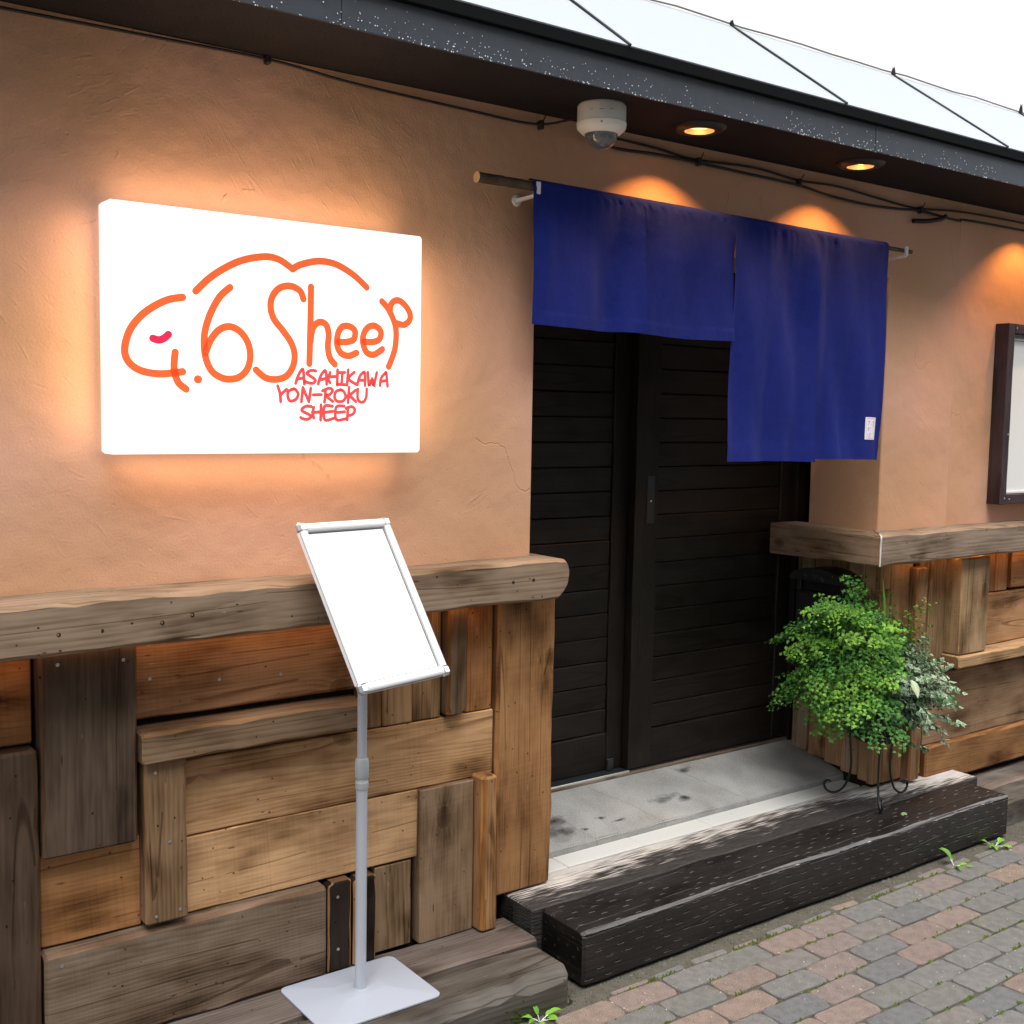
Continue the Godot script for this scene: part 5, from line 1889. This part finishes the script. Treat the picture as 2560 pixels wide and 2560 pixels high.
	part("dark_gap", box_mesh(Vector3(-w / 2 + 0.03, h / 2 - 0.0305, -0.0034), Vector3(w / 2 - 0.03, h / 2 - 0.0278, -0.0028)), mat(0.12, 0.12, 0.13), t, x)
	for c in [[-1, 1], [1, 1], [1, -1], [-1, -1]]:
		var cs := start()
		box(cs, Vector3(-0.0145, -0.0145, -0.0125), Vector3(0.0145, 0.0145, 0.0085), 0.007)
		part("corner_cap", cs.commit(), mat(0.62, 0.64, 0.67, 0.15, 0.5, 0.75), t, x * lying(c[0] * (w / 2 - 0.0135), c[1] * (h / 2 - 0.0135), 0))


# ------------------------------------------------------------------ plants on the iron stand
func build_plant() -> void:
	var cx := 3.785
	var cz := 0.075
	var iron := mat(0.012, 0.012, 0.013, 0.38, 0.5)
	var s := thing("plant_stand", "black wrought-iron plant stand with three curled feet on the sleepers", "plant stand", Vector3(cx, 0.17, cz))
	for k in 3:
		var a: float = deg_to_rad([-121.5, 133.0, 8.0][k])
		var pts := []
		for p in [[0.098, 0.275], [0.092, 0.20], [0.087, 0.13], [0.094, 0.075], [0.112, 0.032], [0.137, 0.009], [0.16, 0.0045], [0.178, 0.013], [0.187, 0.03], [0.183, 0.046], [0.171, 0.052], [0.161, 0.046]]:
			pts.append(Vector3(p[0] * cos(a), p[1], p[0] * sin(a)))
		var st := start()
		var sm := smooth(pts, 5)
		var rr := []
		for i in sm.size():
			rr.append(0.0046 if i < sm.size() - 3 else 0.0038)
		tube(st, sm, rr, 8)
		part("leg", st.commit(), iron, s)
	for y in [0.272]:
		var st := start()
		var ring := []
		for k in 41:
			ring.append(Vector3(cos(TAU * k / 40.0), 0, sin(TAU * k / 40.0)) * (0.098 if y > 0.25 else 0.088) + Vector3(0, y, 0))
		tube(st, ring, [0.004], 7, false)
		part("hoop", st.commit(), iron, s)
	var pot := thing("plant_pot", "black bowl-shaped plastic plant pot on the iron stand", "plant pot", Vector3(cx, 0.405, cz))
	var ps := start()
	lathe(ps, [Vector2(0, 0.0), Vector2(0.07, 0.002), Vector2(0.088, 0.012), Vector2(0.104, 0.10), Vector2(0.112, 0.104), Vector2(0.112, 0.118), Vector2(0.105, 0.119), Vector2(0.102, 0.106)], 40)
	part("bowl", ps.commit(), mat(0.014, 0.015, 0.017, 0.5, 0.45), pot)
	var so := start()
	lathe(so, [Vector2(0.103, 0.098), Vector2(0.05, 0.106), Vector2(0, 0.108)], 24)
	part("potting_soil", so.commit(), mat(0.02, 0.015, 0.01, 0.95), pot)

	rng.seed = 99
	var right := Vector3(0.806, 0, 0.592)
	var fern := thing("maidenhair_fern", "bright green maidenhair fern spilling over the left of the black pot", "fern", Vector3(cx, 0.51, cz))
	var lf := start()
	var sm2 := start()
	for k in 190:
		var az := rng.randf() * TAU
		var d := Vector3(cos(az), 0, sin(az))
		var side := d.dot(right)
		if side > 0.15 and rng.randf() < 0.85:
			continue
		var el := rng.randf_range(0.1, 1.45)
		var ln := rng.randf_range(0.15, 0.39) * (1.08 if side < -0.4 else 0.95)
		if side > 0.2:
			ln *= 0.8
		var sag := rng.randf_range(2.2, 8.5) * (0.75 if el > 1.0 else 1.0)
		var yb := rng.randf_range(0.0, 0.24)
		if k == 3:
			d = -right
			el = 0.42
			ln = 0.34
			sag = 1.0
			yb = 0.13
		elif k == 4:
			d = right
			el = 0.95
			ln = 0.40
			sag = 1.3
			yb = 0.12
		elif k == 5 or k == 6:
			d = Vector3(-0.55, 0, 0.83).rotated(Vector3.UP, -0.35 if k == 6 else -0.2)
			el = 0.2
			ln = 0.30
			sag = 8.0
			yb = 0.06
		var fresh := rng.randf() < 0.36 or k in [3, 4, 5, 6]
		frond(lf, sm2, Vector3(rng.randfn(0, 0.03), yb, rng.randfn(0, 0.03)) - right * 0.05, d, el, ln, sag, fresh)
	var leafm := mat(0.95, 0.95, 0.95, 0.55, 0.35)
	leafm.vertex_color_use_as_albedo = true
	leafm.backlight_enabled = true
	leafm.backlight = Color(0.45, 0.45, 0.45)
	tag(part("fronds", lf.commit(), leafm, fern), "", "", "", "stuff")
	tag(part("stems", sm2.commit(), mat(0.035, 0.022, 0.012, 0.6), fern), "", "", "", "stuff")
	var big := start()
	blade(big, Vector3(0.02, 0.30, 0.0), Vector3(-0.15, 1.0, 0.05), Vector3(0.4, 0.1, 0.9), 0.25, 0.021, Color(0.16, 0.36, 0.07), 0.5)
	var lv := part("long_leaf", big.commit(), leafm, fern)
	lv.set_meta("label", "single long upright blade leaf rising above the fern")
	var vg := start()
	blade(vg, Vector3(-0.02, 0.17, 0.16), Vector3(-0.35, -0.45, 0.6), Vector3(-0.2, 0.75, 0.6), 0.085, 0.017, Color(0.55, 0.62, 0.45), 1.2)
	part("striped_leaf", vg.commit(), leafm, fern).set_meta("label", "pale striped leaf in the middle of the fern")

	var ivy := thing("small_leaved_ivy", "silvery variegated small-leaved ivy spilling over the right of the black pot", "ivy", Vector3(cx, 0.51, cz))
	var il := start()
	var ist := start()
	for k in 190:
		var az := atan2(right.z, right.x) + rng.randfn(0, 0.8)
		var d := Vector3(cos(az), 0, sin(az))
		var p := Vector3(rng.randfn(0, 0.035), rng.randf_range(0.0, 0.17), rng.randfn(0, 0.035)) + right * 0.045
		var el := rng.randf_range(-0.1, 1.3)
		var v := (d * cos(el) + Vector3.UP * sin(el)).normalized()
		var ln := rng.randf_range(0.12, 0.235)
		var sag := rng.randf_range(2.0, 6.0)
		if k == 5:
			d = right
			ln = 0.22
			v = (right - Vector3.UP * 0.8).normalized()
			sag = 0.5
			p = Vector3(0.05, -0.03, 0.05)
		var steps := int(ln / 0.011)
		var path := [p]
		for i in steps:
			v = (v + Vector3.DOWN * sag * 0.011 + Vector3(rng.randfn(0, 0.10), rng.randfn(0, 0.08), rng.randfn(0, 0.10))).normalized()
			p += v * 0.011
			path.append(p)
			if i < 1:
				continue
			for q in 2:
				if rng.randf() < 0.85:
					var sd := v.cross(Vector3.UP).normalized() * (1.0 if q else -1.0)
					var ld := (sd + v * 0.5 + Vector3(rng.randfn(0, 0.3), rng.randfn(0, 0.3), rng.randfn(0, 0.3))).normalized()
					var nn := (Vector3.UP * 0.7 + d * 0.8 + Vector3(rng.randfn(0, 0.35), rng.randfn(0, 0.35), rng.randfn(0, 0.35))).normalized()
					ivy_leaf(il, p + ld * 0.006, ld, nn, rng.randf_range(0.014, 0.024))
		if path.size() > 2:
			tube(ist, path, [0.0009], 4, false)
	tag(part("leaves", il.commit(), leafm, ivy), "", "", "", "stuff")
	tag(part("stems", ist.commit(), mat(0.05, 0.06, 0.03, 0.7), ivy), "", "", "", "stuff")


func frond(lf: SurfaceTool, sm: SurfaceTool, from: Vector3, d: Vector3, el: float, ln: float, sag: float, fresh: bool) -> void:
	var v := (d * cos(el) + Vector3.UP * sin(el)).normalized()
	var p := from
	var n := 18
	var floor_y := rng.randf_range(-0.19, -0.02)
	var step := ln / n
	var path := [p]
	var base := Color(0.06, 0.20, 0.04) if not fresh else Color(0.12, 0.31, 0.04)
	var k0 := rng.randf_range(0.75, 1.25)
	for i in n:
		v = (v + Vector3.DOWN * sag * step * (0.4 + 1.2 * i / n) + Vector3(rng.randfn(0, 0.03), rng.randfn(0, 0.02), rng.randfn(0, 0.03))).normalized()
		p += v * step
		if p.y < floor_y and sag < 7.5 and d.x > -0.6:
			break
		path.append(p)
		if i < 3:
			continue
		var t := float(i) / n
		var reach := ln * 0.30 * (1.0 - pow(absf(t - 0.45) / 0.62, 1.6)) + 0.006
		for s in [-1.0, 1.0]:
			var sd: Vector3 = (v.cross(Vector3.UP).normalized() * s + v * 0.55 + Vector3(rng.randfn(0, 0.2), rng.randfn(0, 0.15), rng.randfn(0, 0.2))).normalized()
			var q := p
			var cnt := int(reach / 0.0145) + 1
			var w := sd
			for c in cnt:
				w = (w + Vector3.DOWN * 0.05).normalized()
				q += w * 0.0145
				var nn := (Vector3.UP * 0.8 + d * 0.65 + Vector3(rng.randfn(0, 0.3), rng.randfn(0, 0.3), rng.randfn(0, 0.3))).normalized()
				var side2: Vector3 = w.cross(nn).normalized() * (1.0 if c % 2 else -1.0)
				var ld: Vector3 = (side2 * 0.8 + w * 0.7).normalized()
				if c == cnt - 1:
					ld = w
				var shade := k0 * rng.randf_range(0.75, 1.25)
				var tip: Color = base.lerp(Color(0.25, 0.44, 0.06), clampf(t - 0.5, 0.0, 0.5) * (1.2 if fresh else 0.4))
				leaflet(lf, q, ld, nn, rng.randf_range(0.014, 0.0205) * (1.0 - 0.3 * t), Color(tip.r * shade, tip.g * shade, tip.b * shade))
	if path.size() > 2:
		tube(sm, path, [0.0008], 4, false)


# fan-shaped leaflet on a hair-thin stalk
func leaflet(st: SurfaceTool, at: Vector3, dir: Vector3, up: Vector3, size: float, col: Color) -> void:
	var sd := dir.cross(up).normalized()
	var u := sd.cross(dir).normalized()
	var b := at + dir * size * 0.15
	var pts := []
	for k in 5:
		var a := (k - 2) * 0.42
		pts.append(b + (dir * cos(a) + sd * sin(a)) * size * (1.0 if k % 2 == 0 else 0.9) - u * size * 0.16 * absf(k - 2))
	for k in 4:
		tri(st, b, pts[k], pts[k + 1], col)


func ivy_leaf(st: SurfaceTool, at: Vector3, dir: Vector3, up: Vector3, size: float) -> void:
	var sd := dir.cross(up).normalized()
	var u := sd.cross(dir).normalized()
	var g := Color(0.07, 0.18, 0.07) * rng.randf_range(0.7, 1.3)
	var pale := Color(0.50, 0.63, 0.47) * rng.randf_range(0.75, 1.15)
	if rng.randf() < 0.3:
		pale = Color(0.12, 0.22, 0.10)
	g.a = 1.0
	pale.a = 1.0
	var c := at + dir * size * 0.5
	var rim := [at, at + dir * size * 0.2 + sd * size * 0.5, at + dir * size * 0.55 + sd * size * 0.34, at + dir * size * 1.1 - u * size * 0.15, at + dir * size * 0.55 - sd * size * 0.34, at + dir * size * 0.2 - sd * size * 0.5]
	for k in 6:
		var a: Vector3 = rim[k] - u * size * 0.1
		var b: Vector3 = rim[(k + 1) % 6] - u * size * 0.1
		var n := (b - a).cross(c - a).normalized()
		for e in ([[c, g], [b, pale], [a, pale]] if n.dot(u) > 0 else [[c, g], [a, pale], [b, pale]]):
			st.set_normal(n if n.dot(u) > 0 else -n)
			st.set_color(e[1])
			st.set_uv(Vector2.ZERO)
			st.add_vertex(e[0])


# lens-shaped blade leaf with a crease
func blade(st: SurfaceTool, at: Vector3, dir: Vector3, up: Vector3, ln: float, half: float, col: Color, droop: float) -> void:
	var v := dir.normalized()
	var p := at
	var n := 10
	var prev := []
	for i in n + 1:
		var t := float(i) / n
		var sd := v.cross(up).normalized()
		var u := sd.cross(v).normalized()
		var w := half * sin(PI * pow(clampf(t, 0.02, 0.99), 0.8))
		var row := [p - sd * w + u * w * 0.3, p, p + sd * w + u * w * 0.3]
		if i > 0:
			for k in 2:
				quad(st, prev[k], prev[k + 1], row[k + 1], row[k], col if k == 0 else Color(col.r * 0.8, col.g * 0.85, col.b * 0.8))
		prev = row
		v = (v - Vector3.UP * droop * 0.1 * t).normalized()
		p += v * ln / n


func build_small_plants() -> void:
	rng.seed = 515
	var m := mat(0.95, 0.95, 0.95, 0.5, 0.4)
	m.vertex_color_use_as_albedo = true
	m.backlight_enabled = true
	m.backlight = Color(0.5, 0.5, 0.5)
	var spots := [[Vector3(1.885, -0.012, 0.405), 9, 0.062, "leafy green weed at the kerb in front of the left sleepers"], [Vector3(3.845, -0.012, 0.405), 7, 0.07, "weed sprouting below the slitted sleeper, left of the other one"], [Vector3(4.165, -0.012, 0.375), 9, 0.065, "weed sprouting near the right end of the slitted sleeper"]]
	for s in spots:
		var w := thing("weed", s[3], "weed", s[0], "weeds in the kerb joint")
		var st := start()
		for k in int(s[1]):
			var a: float = TAU * k / s[1] + rng.randfn(0, 0.35)
			var d := Vector3(cos(a), rng.randf_range(0.3, 1.1), sin(a) * 0.8 + 0.3).normalized()
			var l: float = s[2] * rng.randf_range(0.6, 1.15)
			var stalk := d * l * 0.45
			var c := Color(0.19, 0.42, 0.05) * rng.randf_range(0.75, 1.35)
			c.a = 1.0
			tube(st, [Vector3.ZERO, stalk * 0.5 + Vector3(0, 0.003, 0), stalk], [0.0012], 4, false)
			blade(st, stalk, d + Vector3(0, -0.2, 0), Vector3.UP, l * 0.75, l * rng.randf_range(0.14, 0.22), c, 2.2)
		part("leaves", st.commit(), m, w)
	var leaf := start()
	for k in 3:
		var a := 0.6 + k * 0.8
		blade(leaf, Vector3.ZERO, Vector3(cos(a), 0.15, sin(a)), Vector3.UP, 0.028, 0.006, Color(0.35, 0.5, 0.25), 1.5)
	tag(part("fallen_leaf", leaf.commit(), m, self, lying(3.742, 0.166, 0.236)), "small pale green leaf dropped on the slitted sleeper beside the plant stand", "leaf")
